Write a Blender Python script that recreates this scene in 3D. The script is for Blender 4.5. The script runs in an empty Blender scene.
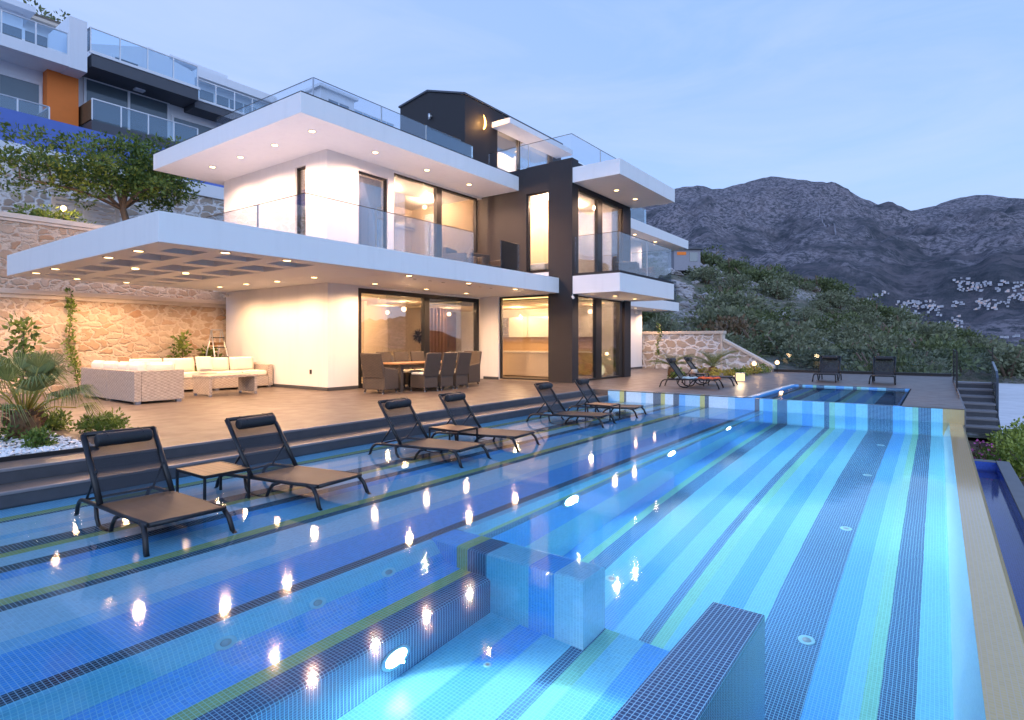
import bpy, bmesh, math, random
from mathutils import Vector, Matrix, noise
random.seed(7)
PI = math.pi
S = bpy.context.scene
COL = S.collection
YAW = math.radians(36.2)

# ---------------------------------------------------------------- helpers
class MB:
    def __init__(s): s.v = []; s.f = []; s.m = []; s.sm = []
    def quad(s, a, b, c, d, m=0, sm=False):
        n = len(s.v); s.v += [tuple(a), tuple(b), tuple(c), tuple(d)]; s.f.append((n, n+1, n+2, n+3)); s.m.append(m); s.sm.append(sm)
    def tri(s, a, b, c, m=0):
        n = len(s.v); s.v += [tuple(a), tuple(b), tuple(c)]; s.f.append((n, n+1, n+2)); s.m.append(m); s.sm.append(False)
    def box(s, x0, x1, y0, y1, z0, z1, m=0, M=None):
        n = len(s.v)
        P = [Vector((x, y, z)) for z in (z0, z1) for y in (y0, y1) for x in (x0, x1)]
        if M is not None: P = [M @ p for p in P]
        s.v += [tuple(p) for p in P]
        for q in ((0,2,3,1),(4,5,7,6),(0,1,5,4),(2,6,7,3),(0,4,6,2),(1,3,7,5)):
            s.f.append(tuple(n+i for i in q)); s.m.append(m); s.sm.append(False)
    def prism(s, pts, z0, z1, m=0, M=None):
        n = len(s.v); k = len(pts)
        P = [Vector((x, y, z)) for z in (z0, z1) for x, y in pts]
        if M is not None: P = [M @ p for p in P]
        s.v += [tuple(p) for p in P]
        s.f.append(tuple(n+i for i in reversed(range(k)))); s.f.append(tuple(n+k+i for i in range(k)))
        s.m += [m, m]; s.sm += [False, False]
        for i in range(k):
            j = (i+1) % k; s.f.append((n+i, n+j, n+k+j, n+k+i)); s.m.append(m); s.sm.append(False)
    def tube(s, pts, r, k=8, m=0, r2=None, flat=1.0):
        pts = [Vector(p) for p in pts]; N = len(pts); n0 = len(s.v)
        t = (pts[1]-pts[0]).normalized()
        up = Vector((0,0,1)) if abs(t.z) < .9 else Vector((1,0,0))
        a = t.cross(up).normalized()
        for i, p in enumerate(pts):
            if i == 0: t = pts[1]-pts[0]
            elif i == N-1: t = pts[-1]-pts[-2]
            else: t = (pts[i+1]-p).normalized()+(p-pts[i-1]).normalized()
            t.normalize(); a = (a-t*a.dot(t)).normalized(); b = t.cross(a)
            rr = r if r2 is None else r+(r2-r)*i/(N-1)
            for j in range(k):
                w = 2*PI*j/k; s.v.append(tuple(p+a*(math.cos(w)*rr)+b*(math.sin(w)*rr*flat)))
        for i in range(N-1):
            for j in range(k):
                q = (j+1) % k; s.f.append((n0+i*k+j, n0+i*k+q, n0+(i+1)*k+q, n0+(i+1)*k+j)); s.m.append(m); s.sm.append(True)
        s.f.append(tuple(n0+j for j in reversed(range(k)))); s.f.append(tuple(n0+(N-1)*k+j for j in range(k))); s.m += [m, m]; s.sm += [False, False]
    def lathe(s, prof, c=(0,0,0), k=20, m=0, M=None, caps=True):
        n0 = len(s.v)
        for r, z in prof:
            for j in range(k):
                w = 2*PI*j/k; p = Vector((r*math.cos(w), r*math.sin(w), z))
                if M is not None: p = M @ p
                s.v.append((p.x+c[0], p.y+c[1], p.z+c[2]))
        for i in range(len(prof)-1):
            for j in range(k):
                q = (j+1) % k; s.f.append((n0+i*k+j, n0+i*k+q, n0+(i+1)*k+q, n0+(i+1)*k+j)); s.m.append(m); s.sm.append(True)
        if caps: s.f.append(tuple(n0+j for j in reversed(range(k)))); s.f.append(tuple(n0+(len(prof)-1)*k+j for j in range(k))); s.m += [m, m]; s.sm += [False, False]
    def leaf(s, p, d, l, w, m=0, rnd=random):
        d = Vector(d).normalized(); p = Vector(p)
        a = d.cross(Vector((rnd.uniform(-1,1), rnd.uniform(-1,1), rnd.uniform(-1,1))))
        if a.length < 1e-4: a = d.orthogonal()
        a.normalize()
        s.quad(p, p+d*l*.5+a*w*.5, p+d*l, p+d*l*.5-a*w*.5, m)
    def build(s, name, mats, parent=None, bevel=0, loc=None, rz=0, seg=2, subsurf=0):
        me = bpy.data.meshes.new(name); me.from_pydata(s.v, [], s.f)
        if not isinstance(mats, (list, tuple)): mats = [mats]
        for x in mats: me.materials.append(x)
        me.polygons.foreach_set('material_index', s.m); me.polygons.foreach_set('use_smooth', s.sm); me.update()
        o = bpy.data.objects.new(name, me); COL.objects.link(o)
        if parent is not None: o.parent = parent
        if loc: o.location = loc
        if rz: o.rotation_euler = (0, 0, rz)
        if bevel:
            b = o.modifiers.new('b', 'BEVEL'); b.width = bevel; b.segments = seg; b.limit_method = 'ANGLE'; b.angle_limit = math.radians(40)
            o.data.polygons.foreach_set('use_smooth', [True]*len(o.data.polygons))
            b.harden_normals = True
        if subsurf:
            q = o.modifiers.new('s', 'SUBSURF'); q.levels = q.render_levels = subsurf
        return o

def tag(o, label=None, cat=None, group=None, kind=None):
    if label: o['label'] = label
    if cat: o['category'] = cat
    if group: o['group'] = group
    if kind: o['kind'] = kind
    return o
def empty(name, loc=(0,0,0), rz=0, label=None, cat=None, group=None, parent=None):
    o = bpy.data.objects.new(name, None); COL.objects.link(o); o.location = loc; o.rotation_euler = (0,0,rz)
    if parent: o.parent = parent
    return tag(o, label, cat, group)
def copy_tree(o, loc=None, rz=None, label=None, parent=None, scale=None):
    c = o.copy(); COL.objects.link(c)
    if parent is not None: c.parent = parent
    if loc is not None: c.location = loc
    if rz is not None: c.rotation_euler = (0,0,rz)
    if scale is not None: c.scale = scale if hasattr(scale, '__len__') else (scale,)*3
    if label: c['label'] = label
    for ch in list(o.children):
        if ch.parent == o: copy_tree(ch, parent=c)
    return c
def struct(o): o['kind'] = 'structure'; return o
def arc(c, r, a0, a1, n, plane='yz', x=0):
    out = []
    for i in range(n+1):
        a = math.radians(a0+(a1-a0)*i/n); p, q = c[0]+r*math.cos(a), c[1]+r*math.sin(a)
        out.append((x, p, q) if plane == 'yz' else (p, q, x))
    return out

# ---------------------------------------------------------------- materials
def newmat(name):
    m = bpy.data.materials.new(name); m.use_nodes = True; nt = m.node_tree
    for n in list(nt.nodes): nt.nodes.remove(n)
    out = nt.nodes.new('ShaderNodeOutputMaterial'); return m, nt, out
def N(nt, t, **k):
    n = nt.nodes.new(t)
    for a, b in k.items(): setattr(n, a, b)
    return n
def L(nt, a, b): nt.links.new(a, b)
def mth(nt, op, a, b=None, c=None):
    n = N(nt, 'ShaderNodeMath', operation=op)
    for i, x in enumerate((a, b, c)):
        if x is None: continue
        if isinstance(x, (int, float)): n.inputs[i].default_value = x
        else: L(nt, x, n.inputs[i])
    return n.outputs[0]
def mixc(nt, f, a, b, bt='MIX'):
    n = N(nt, 'ShaderNodeMix', data_type='RGBA', blend_type=bt)
    for i, x in ((0, f), (6, a), (7, b)):
        if isinstance(x, (int, float)): n.inputs[i].default_value = x
        elif isinstance(x, tuple): n.inputs[i].default_value = (*x[:3], 1)
        else: L(nt, x, n.inputs[i])
    return n.outputs[2]
def pos(nt): return N(nt, 'ShaderNodeNewGeometry').outputs['Position']
def obc(nt): return N(nt, 'ShaderNodeTexCoord').outputs['Object']
def noise_tex(nt, vec, scale, detail=4, rough=.55, dist=0):
    n = N(nt, 'ShaderNodeTexNoise'); L(nt, vec, n.inputs['Vector']); n.inputs['Scale'].default_value = scale
    n.inputs['Detail'].default_value = detail; n.inputs['Roughness'].default_value = rough; n.inputs['Distortion'].default_value = dist
    return n.outputs['Fac']
def ramp(nt, f, stops, interp='LINEAR'):
    n = N(nt, 'ShaderNodeValToRGB'); n.color_ramp.interpolation = interp; e = n.color_ramp.elements
    while len(e) < len(stops): e.new(.5)
    for i, (p, c) in enumerate(stops):
        e[i].position = p; e[i].color = (*c, 1) if isinstance(c, tuple) else (c, c, c, 1)
    L(nt, f, n.inputs[0]); return n.outputs[0]
def bump(nt, h, strength=.3, dist=.02):
    b = N(nt, 'ShaderNodeBump'); b.inputs['Strength'].default_value = strength; b.inputs['Distance'].default_value = dist; L(nt, h, b.inputs['Height']); return b.outputs[0]
def princ(nt, out, color, rough=.5, metal=0, normal=None, spec=.5):
    b = N(nt, 'ShaderNodeBsdfPrincipled')
    if isinstance(color, tuple): b.inputs['Base Color'].default_value = (*color[:3], 1)
    else: L(nt, color, b.inputs['Base Color'])
    if isinstance(rough, (int, float)): b.inputs['Roughness'].default_value = rough
    else: L(nt, rough, b.inputs['Roughness'])
    b.inputs['Metallic'].default_value = metal; b.inputs['Specular IOR Level'].default_value = spec
    if normal is not None: L(nt, normal, b.inputs['Normal'])
    L(nt, b.outputs[0], out.inputs['Surface']); return b
def plain(name, c, rough=.5, metal=0, var=.12, scale=3, bumpy=0, bscale=60, spec=.5):
    m, nt, out = newmat(name); p = pos(nt)
    f = noise_tex(nt, p, scale, 5)
    col = mixc(nt, f, tuple(x*(1-var) for x in c), tuple(min(1, x*(1+var)) for x in c))
    nrm = bump(nt, noise_tex(nt, p, bscale, 3), bumpy, .01) if bumpy else None
    princ(nt, out, col, rough, metal, nrm, spec); return m
def streaky(name, c, rough):
    m, nt, out = newmat(name); p = pos(nt)
    mp = N(nt, 'ShaderNodeMapping'); L(nt, p, mp.inputs[0]); mp.inputs['Scale'].default_value = (3.2, 3.2, .35)
    a = ramp(nt, noise_tex(nt, mp.outputs[0], 1.3, 6, .65), [(.50, 0.0), (.78, 1.0)]); b = noise_tex(nt, p, 1.1, 5, .6)
    col = mixc(nt, mth(nt, 'MULTIPLY', a, .16), c, tuple(x*.62 for x in c)); col = mixc(nt, mth(nt, 'MULTIPLY', b, .12), col, tuple(x*.8 for x in c))
    princ(nt, out, col, rough, 0, bump(nt, noise_tex(nt, p, 110, 3), .06, .01)); return m
def emis(name, c, st):
    m, nt, out = newmat(name); e = N(nt, 'ShaderNodeEmission'); e.inputs[0].default_value = (*c, 1); e.inputs[1].default_value = st
    L(nt, e.outputs[0], out.inputs['Surface']); return m
def glass(name, tint=(.9,.94,.95), base=.03, gain=1.0):
    m, nt, out = newmat(name)
    t = N(nt, 'ShaderNodeBsdfTransparent'); t.inputs[0].default_value = (*tint, 1)
    g = N(nt, 'ShaderNodeBsdfGlossy'); g.inputs['Roughness'].default_value = .0; g.inputs[0].default_value = (1,1,1,1)
    fr = N(nt, 'ShaderNodeFresnel'); fr.inputs[0].default_value = 1.5
    f = mth(nt, 'ADD', mth(nt, 'MULTIPLY', fr.outputs[0], gain), base)
    f = mth(nt, 'MINIMUM', f, .9)
    x = N(nt, 'ShaderNodeMixShader'); L(nt, f, x.inputs[0]); L(nt, t.outputs[0], x.inputs[1]); L(nt, g.outputs[0], x.inputs[2])
    L(nt, x.outputs[0], out.inputs['Surface']); return m

def leafmat(name, dark, light, trans=.25):
    m, nt, out = newmat(name)
    r = N(nt, 'ShaderNodeNewGeometry').outputs['Random Per Island']
    f = mth(nt, 'ADD', mth(nt, 'MULTIPLY', r, .6), mth(nt, 'MULTIPLY', noise_tex(nt, pos(nt), 1.6, 2), .5))
    c = ramp(nt, f, [(.15, dark), (.5, tuple((a+b)/2 for a, b in zip(dark, light))), (.95, light)])
    d = N(nt, 'ShaderNodeBsdfPrincipled'); L(nt, c, d.inputs['Base Color']); d.inputs['Roughness'].default_value = .55
    t = N(nt, 'ShaderNodeBsdfTranslucent'); L(nt, c, t.inputs[0])
    x = N(nt, 'ShaderNodeMixShader'); x.inputs[0].default_value = trans; L(nt, d.outputs[0], x.inputs[1]); L(nt, t.outputs[0], x.inputs[2])
    L(nt, x.outputs[0], out.inputs['Surface']); return m

TILE = .025
def mosaic(name, c, grout=(.55,.8,.88), var=.18, rough=.25):
    m, nt, out = newmat(name)
    g = N(nt, 'ShaderNodeNewGeometry')
    sp = N(nt, 'ShaderNodeSeparateXYZ'); L(nt, g.outputs['Position'], sp.inputs[0])
    sn = N(nt, 'ShaderNodeSeparateXYZ'); L(nt, g.outputs['True Normal'], sn.inputs[0])
    mask = None
    for i in range(3):
        q = mth(nt, 'MULTIPLY', mth(nt, 'ADD', sp.outputs[i], .0011), 1/TILE)
        fr = mth(nt, 'FRACT', q)
        ln = mth(nt, 'LESS_THAN', fr, .15)
        off = mth(nt, 'LESS_THAN', mth(nt, 'ABSOLUTE', sn.outputs[i]), .8)
        k = mth(nt, 'MULTIPLY', ln, off)
        mask = k if mask is None else mth(nt, 'MAXIMUM', mask, k)
    sc = N(nt, 'ShaderNodeVectorMath', operation='SCALE'); L(nt, g.outputs['Position'], sc.inputs[0]); sc.inputs['Scale'].default_value = 1/TILE
    fl = N(nt, 'ShaderNodeVectorMath', operation='FLOOR'); L(nt, sc.outputs[0], fl.inputs[0])
    wn = N(nt, 'ShaderNodeTexWhiteNoise', noise_dimensions='3D'); L(nt, fl.outputs[0], wn.inputs[0])
    big = noise_tex(nt, g.outputs['Position'], .7, 3)
    v = mth(nt, 'ADD', mth(nt, 'MULTIPLY', wn.outputs['Value'], .7), mth(nt, 'MULTIPLY', big, .3))
    t = mixc(nt, v, tuple(x*(1-var) for x in c), tuple(min(1, x*(1+var)) for x in c))
    col = mixc(nt, mask, t, grout)
    princ(nt, out, col, rough); return m

M = {}
M['cyan'] = mosaic('mosaic_cyan', (.20,.58,.77), (.38,.76,.88), .10)
M['pale'] = mosaic('mosaic_pale', (.42,.66,.84), (.55,.84,.95), .10)
M['blue'] = mosaic('mosaic_blue', (.09,.38,.86), (.26,.62,.92), .12)
M['royal'] = mosaic('mosaic_royal', (.055,.24,.86), (.2,.5,.88), .14)
M['navy'] = mosaic('mosaic_navy', (.022,.065,.16), (.27,.56,.74))
M['yellow'] = mosaic('mosaic_yellow', (.40,.46,.13), (.5,.72,.50), .12)
M['green'] = mosaic('mosaic_tinted_yellow', (.22,.55,.42), (.35,.75,.70), .12)  # yellow tile with the greenish light under water put into its colour
M['tan'] = mosaic('mosaic_tan', (.52,.39,.16), (.48,.40,.26), .05, rough=.07)
M['sblue'] = mosaic('mosaic_shelf_blue', (.32,.64,.87), (.55,.80,.93), .10)  # this and next two: lightened tile copies, missing lamp light put into colour
M['sroyal'] = mosaic('mosaic_shelf_royal', (.11,.43,.88), (.42,.72,.95), .12)
M['spale'] = mosaic('mosaic_shelf_pale', (.56,.75,.86), (.68,.86,.94), .10)
M['snavy'] = mosaic('mosaic_shelf_navy', (.035,.045,.07), (.42,.58,.70))
M['syellow'] = mosaic('mosaic_shelf_yellow', (.52,.52,.16), (.6,.72,.48), .12)
MOS = ['cyan','pale','blue','royal','navy','yellow','tan','green','sblue','sroyal','spale','snavy','syellow']
MOSM = [M[k] for k in MOS]; MI = {k: i for i, k in enumerate(MOS)}

M['plaster'] = streaky('white_plaster', (.76,.745,.73), .7)
M['fascia'] = streaky('white_fascia', (.82,.82,.82), .55)
M['anthracite'] = plain('anthracite_render', (.021,.018,.020), .65, var=.15, scale=2, bumpy=.1, bscale=150)
M['darkmetal'] = plain('dark_aluminium', (.022,.020,.020), .38, .3, var=.1)
M['steel'] = plain('steel', (.45,.46,.48), .3, .9, var=.08)
M['blackmetal'] = plain('black_tube', (.012,.012,.014), .35, .2, var=.15)
M['glass'] = glass('window_glass', (.96,.97,.97), .0, .8)
M['rail'] = glass('rail_glass', (.88,.91,.94), .0, .32)
M['railsea'] = glass('rail_glass_blue', (.80,.90,.97), .03, .9)
M['warmwall'] = plain('interior_wall', (.70,.58,.44), .8, var=.05)
M['timber'] = plain('interior_timber', (.22,.11,.045), .45, var=.3, scale=8)
M['darkwood'] = plain('dark_wood', (.06,.03,.015), .45, var=.3, scale=6)
M['intfloor'] = plain('interior_floor', (.50,.40,.28), .25, var=.08)
M['whitegloss'] = plain('white_gloss', (.78,.74,.68), .2, var=.03)
M['cushion'] = plain('cream_cushion', (.80,.74,.62), .9, var=.06, scale=6, bumpy=.15, bscale=25)
M['pillowblk'] = plain('black_pillow', (.014,.014,.016), .6, var=.2, scale=10, bumpy=.2, bscale=40)
M['stonecap'] = plain('stone_cap', (.58,.50,.42), .75, var=.14, scale=4, bumpy=.2, bscale=50)
M['dstone'] = plain('dark_step_stone', (.060,.062,.072), .45, var=.35, scale=5, bumpy=.12, bscale=60)
M['nosing'] = plain('step_nosing', (.20,.19,.20), .4, var=.15, scale=4)
M['bark'] = plain('bark', (.16,.11,.075), .9, var=.4, scale=12, bumpy=.5, bscale=40)
M['palmtrunk'] = plain('palm_trunk', (.15,.08,.035), .9, var=.5, scale=18, bumpy=.8, bscale=50)
M['leaf'] = leafmat('tree_leaves', (.022,.06,.012), (.21,.28,.045))
M['bush'] = leafmat('bush_leaves', (.04,.09,.012), (.22,.30,.05))
M['maquis'] = leafmat('maquis_leaves', (.046,.068,.026), (.20,.225,.085))
M['maquis2'] = leafmat('olive_leaves', (.085,.098,.052), (.265,.275,.155))
M['rust'] = leafmat('rusty_leaves', (.09,.055,.03), (.24,.15,.075))
M['hedge'] = leafmat('hedge_leaves', (.09,.15,.02), (.42,.46,.08))
M['palm'] = leafmat('palm_leaves', (.07,.11,.025), (.30,.32,.09), .2)
M['yellowleaf'] = leafmat('yellow_leaves', (.25,.20,.03), (.5,.42,.08))
M['pink'] = plain('pink_petals', (.55,.12,.35), .6, var=.3)
M['orange_wall'] = plain('orange_render', (.80,.20,.03), .7, var=.08)
M['bluewall'] = plain('blue_render', (.10,.17,.50), .7, var=.1)
M['white'] = streaky('white_paint', (.74,.76,.80), .6)
M['greyslab'] = plain('grey_slab', (.075,.08,.095), .6, var=.1)
M['darkwin'] = plain('dark_window', (.10,.14,.17), .08, var=.2, scale=.6, spec=.9)
M['curtain'] = plain('grey_curtain', (.30,.30,.36), .9, var=.1)
M['down'] = emis('downlight_glow', (1, .62, .26), 14)
M['cove'] = emis('cove_glow', (1, .62, .22), 3.2)
M['warmlamp'] = emis('warm_lamp_glow', (1, .58, .24), 2.6)
M['poollamp'] = emis('pool_lamp_glow', (.9, .98, 1), 40)
M['amber'] = emis('amber_glow', (1, .5, .12), 12)
M['towel_o'] = plain('orange_towel', (.70,.12,.03), .9, var=.1)
M['towel_b'] = plain('pale_towel', (.45,.6,.65), .9, var=.1)
M['gravel'] = plain('white_pebble', (.74,.72,.70), .7, var=.12, scale=14)
M['soil'] = plain('soil', (.12,.08,.05), .95, var=.3)
M['channelblue'] = mosaic('mosaic_channel', (.03,.09,.50), (.06,.18,.6), .2, .2)
M['curb'] = plain('grey_curb', (.16,.16,.17), .6, var=.2, scale=3, bumpy=.1)

def _terr():
    m, nt, out = newmat('terrace_tiles'); p = pos(nt)
    b = N(nt, 'ShaderNodeTexBrick'); L(nt, p, b.inputs['Vector'])
    b.inputs['Scale'].default_value = 1; b.inputs['Brick Width'].default_value = 1.2; b.inputs['Row Height'].default_value = .6
    b.inputs['Mortar Size'].default_value = .004; b.inputs['Mortar Smooth'].default_value = .1
    b.inputs['Color1'].default_value = (.140,.108,.090,1); b.inputs['Color2'].default_value = (.112,.088,.075,1); b.inputs['Mortar'].default_value = (.05,.04,.034,1)
    f = noise_tex(nt, p, .9, 5, .6, .4); f2 = noise_tex(nt, p, 9, 4, .6)
    c = mixc(nt, ramp(nt, f, [(.38, 0.0), (.62, .6)]), b.outputs['Color'], (.088,.068,.058))
    c = mixc(nt, mth(nt, 'MULTIPLY', f2, .18), c, (.17,.13,.105))
    rr = ramp(nt, noise_tex(nt, p, 3, 4), [(.3, .33), (.7, .46)])
    princ(nt, out, c, rr, 0, bump(nt, f2, .03, .01)); return m
M['terrace'] = _terr()

def _stone(name, pal, mortar, scale=2.0, edge=.06):
    m, nt, out = newmat(name); p = pos(nt)
    mp = N(nt, 'ShaderNodeMapping'); L(nt, p, mp.inputs[0]); mp.inputs['Scale'].default_value = (1, 1, 1.55)
    nz = N(nt, 'ShaderNodeTexNoise'); L(nt, mp.outputs[0], nz.inputs['Vector']); nz.inputs['Scale'].default_value = 2.6; nz.inputs['Detail'].default_value = 4
    ad = N(nt, 'ShaderNodeVectorMath', operation='MULTIPLY_ADD'); L(nt, nz.outputs['Color'], ad.inputs[0]); ad.inputs[1].default_value = (.55,.55,.55); L(nt, mp.outputs[0], ad.inputs[2])
    v1 = N(nt, 'ShaderNodeTexVoronoi', feature='DISTANCE_TO_EDGE'); v2 = N(nt, 'ShaderNodeTexVoronoi', feature='F1')
    for v in (v1, v2): L(nt, ad.outputs[0], v.inputs['Vector']); v.inputs['Scale'].default_value = scale
    e = ramp(nt, v1.outputs['Distance'], [(edge*.4, 0.0), (edge*1.6, 1.0)])
    hs = N(nt, 'ShaderNodeSeparateColor'); L(nt, v2.outputs['Color'], hs.inputs[0])
    base = ramp(nt, hs.outputs[0], [(0, pal[0]), (.35, pal[1]), (.7, pal[2]), (1, pal[3])])
    fine = noise_tex(nt, p, 9, 6, .65)
    base = mixc(nt, mth(nt, 'MULTIPLY', fine, .65), base, tuple(x*.55 for x in pal[0]))
    c = mixc(nt, e, mortar, base)
    h = mth(nt, 'ADD', mth(nt, 'MULTIPLY', e, 1.0), mth(nt, 'MULTIPLY', fine, .7))
    princ(nt, out, c, .85, 0, bump(nt, h, .7, .05)); return m
M['stone'] = _stone('rubble_stone', [(.42,.29,.19), (.50,.39,.29), (.56,.47,.38), (.42,.25,.14)], (.52,.43,.34), 3.1, .10)
M['stone2'] = _stone('jointed_stone', [(.46,.36,.28), (.52,.44,.36), (.56,.50,.44), (.44,.32,.24)], (.72,.70,.70), 2.2, .09)

def _wicker(name, c):
    m, nt, out = newmat(name); p = obc(nt)
    sp = N(nt, 'ShaderNodeSeparateXYZ'); L(nt, p, sp.inputs[0])
    a = mth(nt, 'SINE', mth(nt, 'MULTIPLY', mth(nt, 'ADD', sp.outputs[0], sp.outputs[1]), 150))
    b = mth(nt, 'SINE', mth(nt, 'MULTIPLY', sp.outputs[2], 230))
    h = mth(nt, 'ADD', mth(nt, 'MULTIPLY', a, b), mth(nt, 'MULTIPLY', mth(nt, 'SINE', mth(nt, 'MULTIPLY', sp.outputs[2], 95)), mth(nt, 'SINE', mth(nt, 'MULTIPLY', mth(nt, 'ADD', sp.outputs[0], sp.outputs[1]), 48))))
    f = mth(nt, 'ADD', mth(nt, 'MULTIPLY', h, .25), noise_tex(nt, p, 14, 4))
    col = mixc(nt, f, tuple(x*.6 for x in c), tuple(min(1, x*1.25) for x in c))
    princ(nt, out, col, .6, 0, bump(nt, h, .5, .006)); return m
M['wicker'] = _wicker('grey_wicker', (.42,.36,.31))
M['wickerdk'] = _wicker('brown_wicker', (.075,.054,.040))

def _sling(name, c, tr):
    m, nt, out = newmat(name)
    d = N(nt, 'ShaderNodeBsdfPrincipled'); d.inputs['Roughness'].default_value = .55
    f = noise_tex(nt, obc(nt), 5, 4)
    L(nt, mixc(nt, f, tuple(x*.8 for x in c), tuple(x*1.25 for x in c)), d.inputs['Base Color'])
    t = N(nt, 'ShaderNodeBsdfTransparent')
    x = N(nt, 'ShaderNodeMixShader'); x.inputs[0].default_value = tr; L(nt, d.outputs[0], x.inputs[1]); L(nt, t.outputs[0], x.inputs[2])
    L(nt, x.outputs[0], out.inputs['Surface']); return m
M['sling'] = _sling('mesh_sling_back', (.014,.013,.016), .24)
M['seat'] = _sling('mesh_sling_seat', (.045,.026,.015), .04)  # brown of a warm reflection put into the dark seat's base colour
def _slat():
    m, nt, out = newmat('slatted_wood'); p = obc(nt)
    sp = N(nt, 'ShaderNodeSeparateXYZ'); L(nt, p, sp.inputs[0])
    g = mth(nt, 'LESS_THAN', mth(nt, 'FRACT', mth(nt, 'MULTIPLY', sp.outputs[0], 16)), .08)
    mp = N(nt, 'ShaderNodeMapping'); L(nt, p, mp.inputs[0]); mp.inputs['Scale'].default_value = (30, 3, 3)
    c = mixc(nt, noise_tex(nt, mp.outputs[0], 1, 4), (.22,.10,.04), (.42,.22,.10))
    princ(nt, out, mixc(nt, g, c, (.06,.03,.015)), .45); return m
M['slats'] = _slat()

def _water(name, tint, rough_gl=.055, wave=1.0):
    m, nt, out = newmat(name); p = pos(nt)
    h = mth(nt, 'ADD', noise_tex(nt, p, 1.6, 2, .5), mth(nt, 'MULTIPLY', noise_tex(nt, p, 6, 2, .5), .22))
    nr = bump(nt, h, .013*wave, .08)
    r = N(nt, 'ShaderNodeBsdfRefraction'); r.inputs['IOR'].default_value = 1.33; r.inputs['Roughness'].default_value = 0; r.inputs[0].default_value = (*tint, 1)
    g = N(nt, 'ShaderNodeBsdfGlossy'); g.inputs['Roughness'].default_value = rough_gl; L(nt, nr, g.inputs['Normal']); L(nt, bump(nt, h, .016*wave, .08), r.inputs['Normal'])
    fr = N(nt, 'ShaderNodeFresnel'); fr.inputs[0].default_value = 1.33
    x = N(nt, 'ShaderNodeMixShader'); L(nt, fr.outputs[0], x.inputs[0]); L(nt, r.outputs[0], x.inputs[1]); L(nt, g.outputs[0], x.inputs[2])
    L(nt, x.outputs[0], out.inputs['Surface']); return m
M['water'] = _water('pool_water', (.80,.955,1.0))
M['water2'] = _water('channel_water', (.75,.85,1.0))

# ---------------------------------------------------------------- camera, world, sun
cam = bpy.data.cameras.new('camera'); co = bpy.data.objects.new('camera', cam); COL.objects.link(co)
co.location = (0, 0, 1.6); co.rotation_euler = (PI/2, 0, YAW-PI/2)
cam.sensor_width = 36; cam.lens = 583.5*36/1024; cam.shift_y = -18/1024; cam.clip_start = .05; cam.clip_end = 30000
S.camera = co
S.view_settings.view_transform = 'Standard'; S.view_settings.look = 'None'; S.view_settings.exposure = 0; S.view_settings.gamma = 1
S.render.engine = 'CYCLES'
cy = S.cycles; cy.use_denoising = True; cy.max_bounces = 10; cy.transparent_max_bounces = 24; cy.diffuse_bounces = 4; cy.glossy_bounces = 5; cy.transmission_bounces = 8
cy.sample_clamp_indirect = 6; cy.sample_clamp_direct = 0; cy.use_light_tree = True; cy.blur_glossy = .5
try: cy.denoiser = 'OPENIMAGEDENOISE'; cy.denoising_input_passes = 'RGB_ALBEDO_NORMAL'
except Exception: pass

wd = bpy.data.worlds.new('World'); S.world = wd; wd.use_nodes = True; nt = wd.node_tree
for n in list(nt.nodes): nt.nodes.remove(n)
wo = N(nt, 'ShaderNodeOutputWorld'); bg = N(nt, 'ShaderNodeBackground'); L(nt, bg.outputs[0], wo.inputs[0])
tc = N(nt, 'ShaderNodeTexCoord'); g = tc.outputs['Generated']
sp = N(nt, 'ShaderNodeSeparateXYZ'); L(nt, g, sp.inputs[0])
base = ramp(nt, sp.outputs[2], [(0.0, (.45,.56,.84)), (.14, (.40,.555,.88)), (.24, (.35,.53,.90)), (.36, (.30,.475,.88)), (.7, (.23,.40,.82)), (1, (.18,.33,.74))])
dt = N(nt, 'ShaderNodeVectorMath', operation='DOT_PRODUCT'); L(nt, g, dt.inputs[0])
ba = YAW+PI-.35; dt.inputs[1].default_value = (math.cos(ba), math.sin(ba), .15)
glow = ramp(nt, dt.outputs['Value'], [(.0, 0.0), (.5, .35), (1, 1.0)])
lf = N(nt, 'ShaderNodeVectorMath', operation='DOT_PRODUCT'); L(nt, g, lf.inputs[0]); la = YAW+.75; lf.inputs[1].default_value = (math.cos(la), math.sin(la), .2)
lft = ramp(nt, lf.outputs['Value'], [(.55, 0.0), (1, 1.0)])
base = mixc(nt, mth(nt, 'MULTIPLY', lft, .35), base, (.47,.56,.86))
mp = N(nt, 'ShaderNodeMapping'); L(nt, g, mp.inputs[0]); mp.inputs['Scale'].default_value = (1.2, 1.2, 5); mp.inputs['Rotation'].default_value = (.25, .12, .5)
cl = ramp(nt, noise_tex(nt, mp.outputs[0], 1.9, 7, .6, .9), [(.40, 0.0), (.66, 1.0)])
base = mixc(nt, mth(nt, 'MULTIPLY', cl, .26), base, (.55,.63,.86))
sky = N(nt, 'ShaderNodeTexSky', sky_type='NISHITA'); sky.sun_disc = False; sky.sun_elevation = math.radians(3); sky.sun_rotation = PI/2-(YAW+PI-.35)
skm = N(nt, 'ShaderNodeVectorMath', operation='SCALE'); L(nt, sky.outputs[0], skm.inputs[0]); skm.inputs['Scale'].default_value = .02
base = mixc(nt, .06, base, skm.outputs[0])
bright = mixc(nt, glow, (1,1,1), (1.9,1.8,1.7))
col = mixc(nt, 1.0, base, bright, 'MULTIPLY')
L(nt, col, bg.inputs[0]); bg.inputs[1].default_value = 1.36

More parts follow.
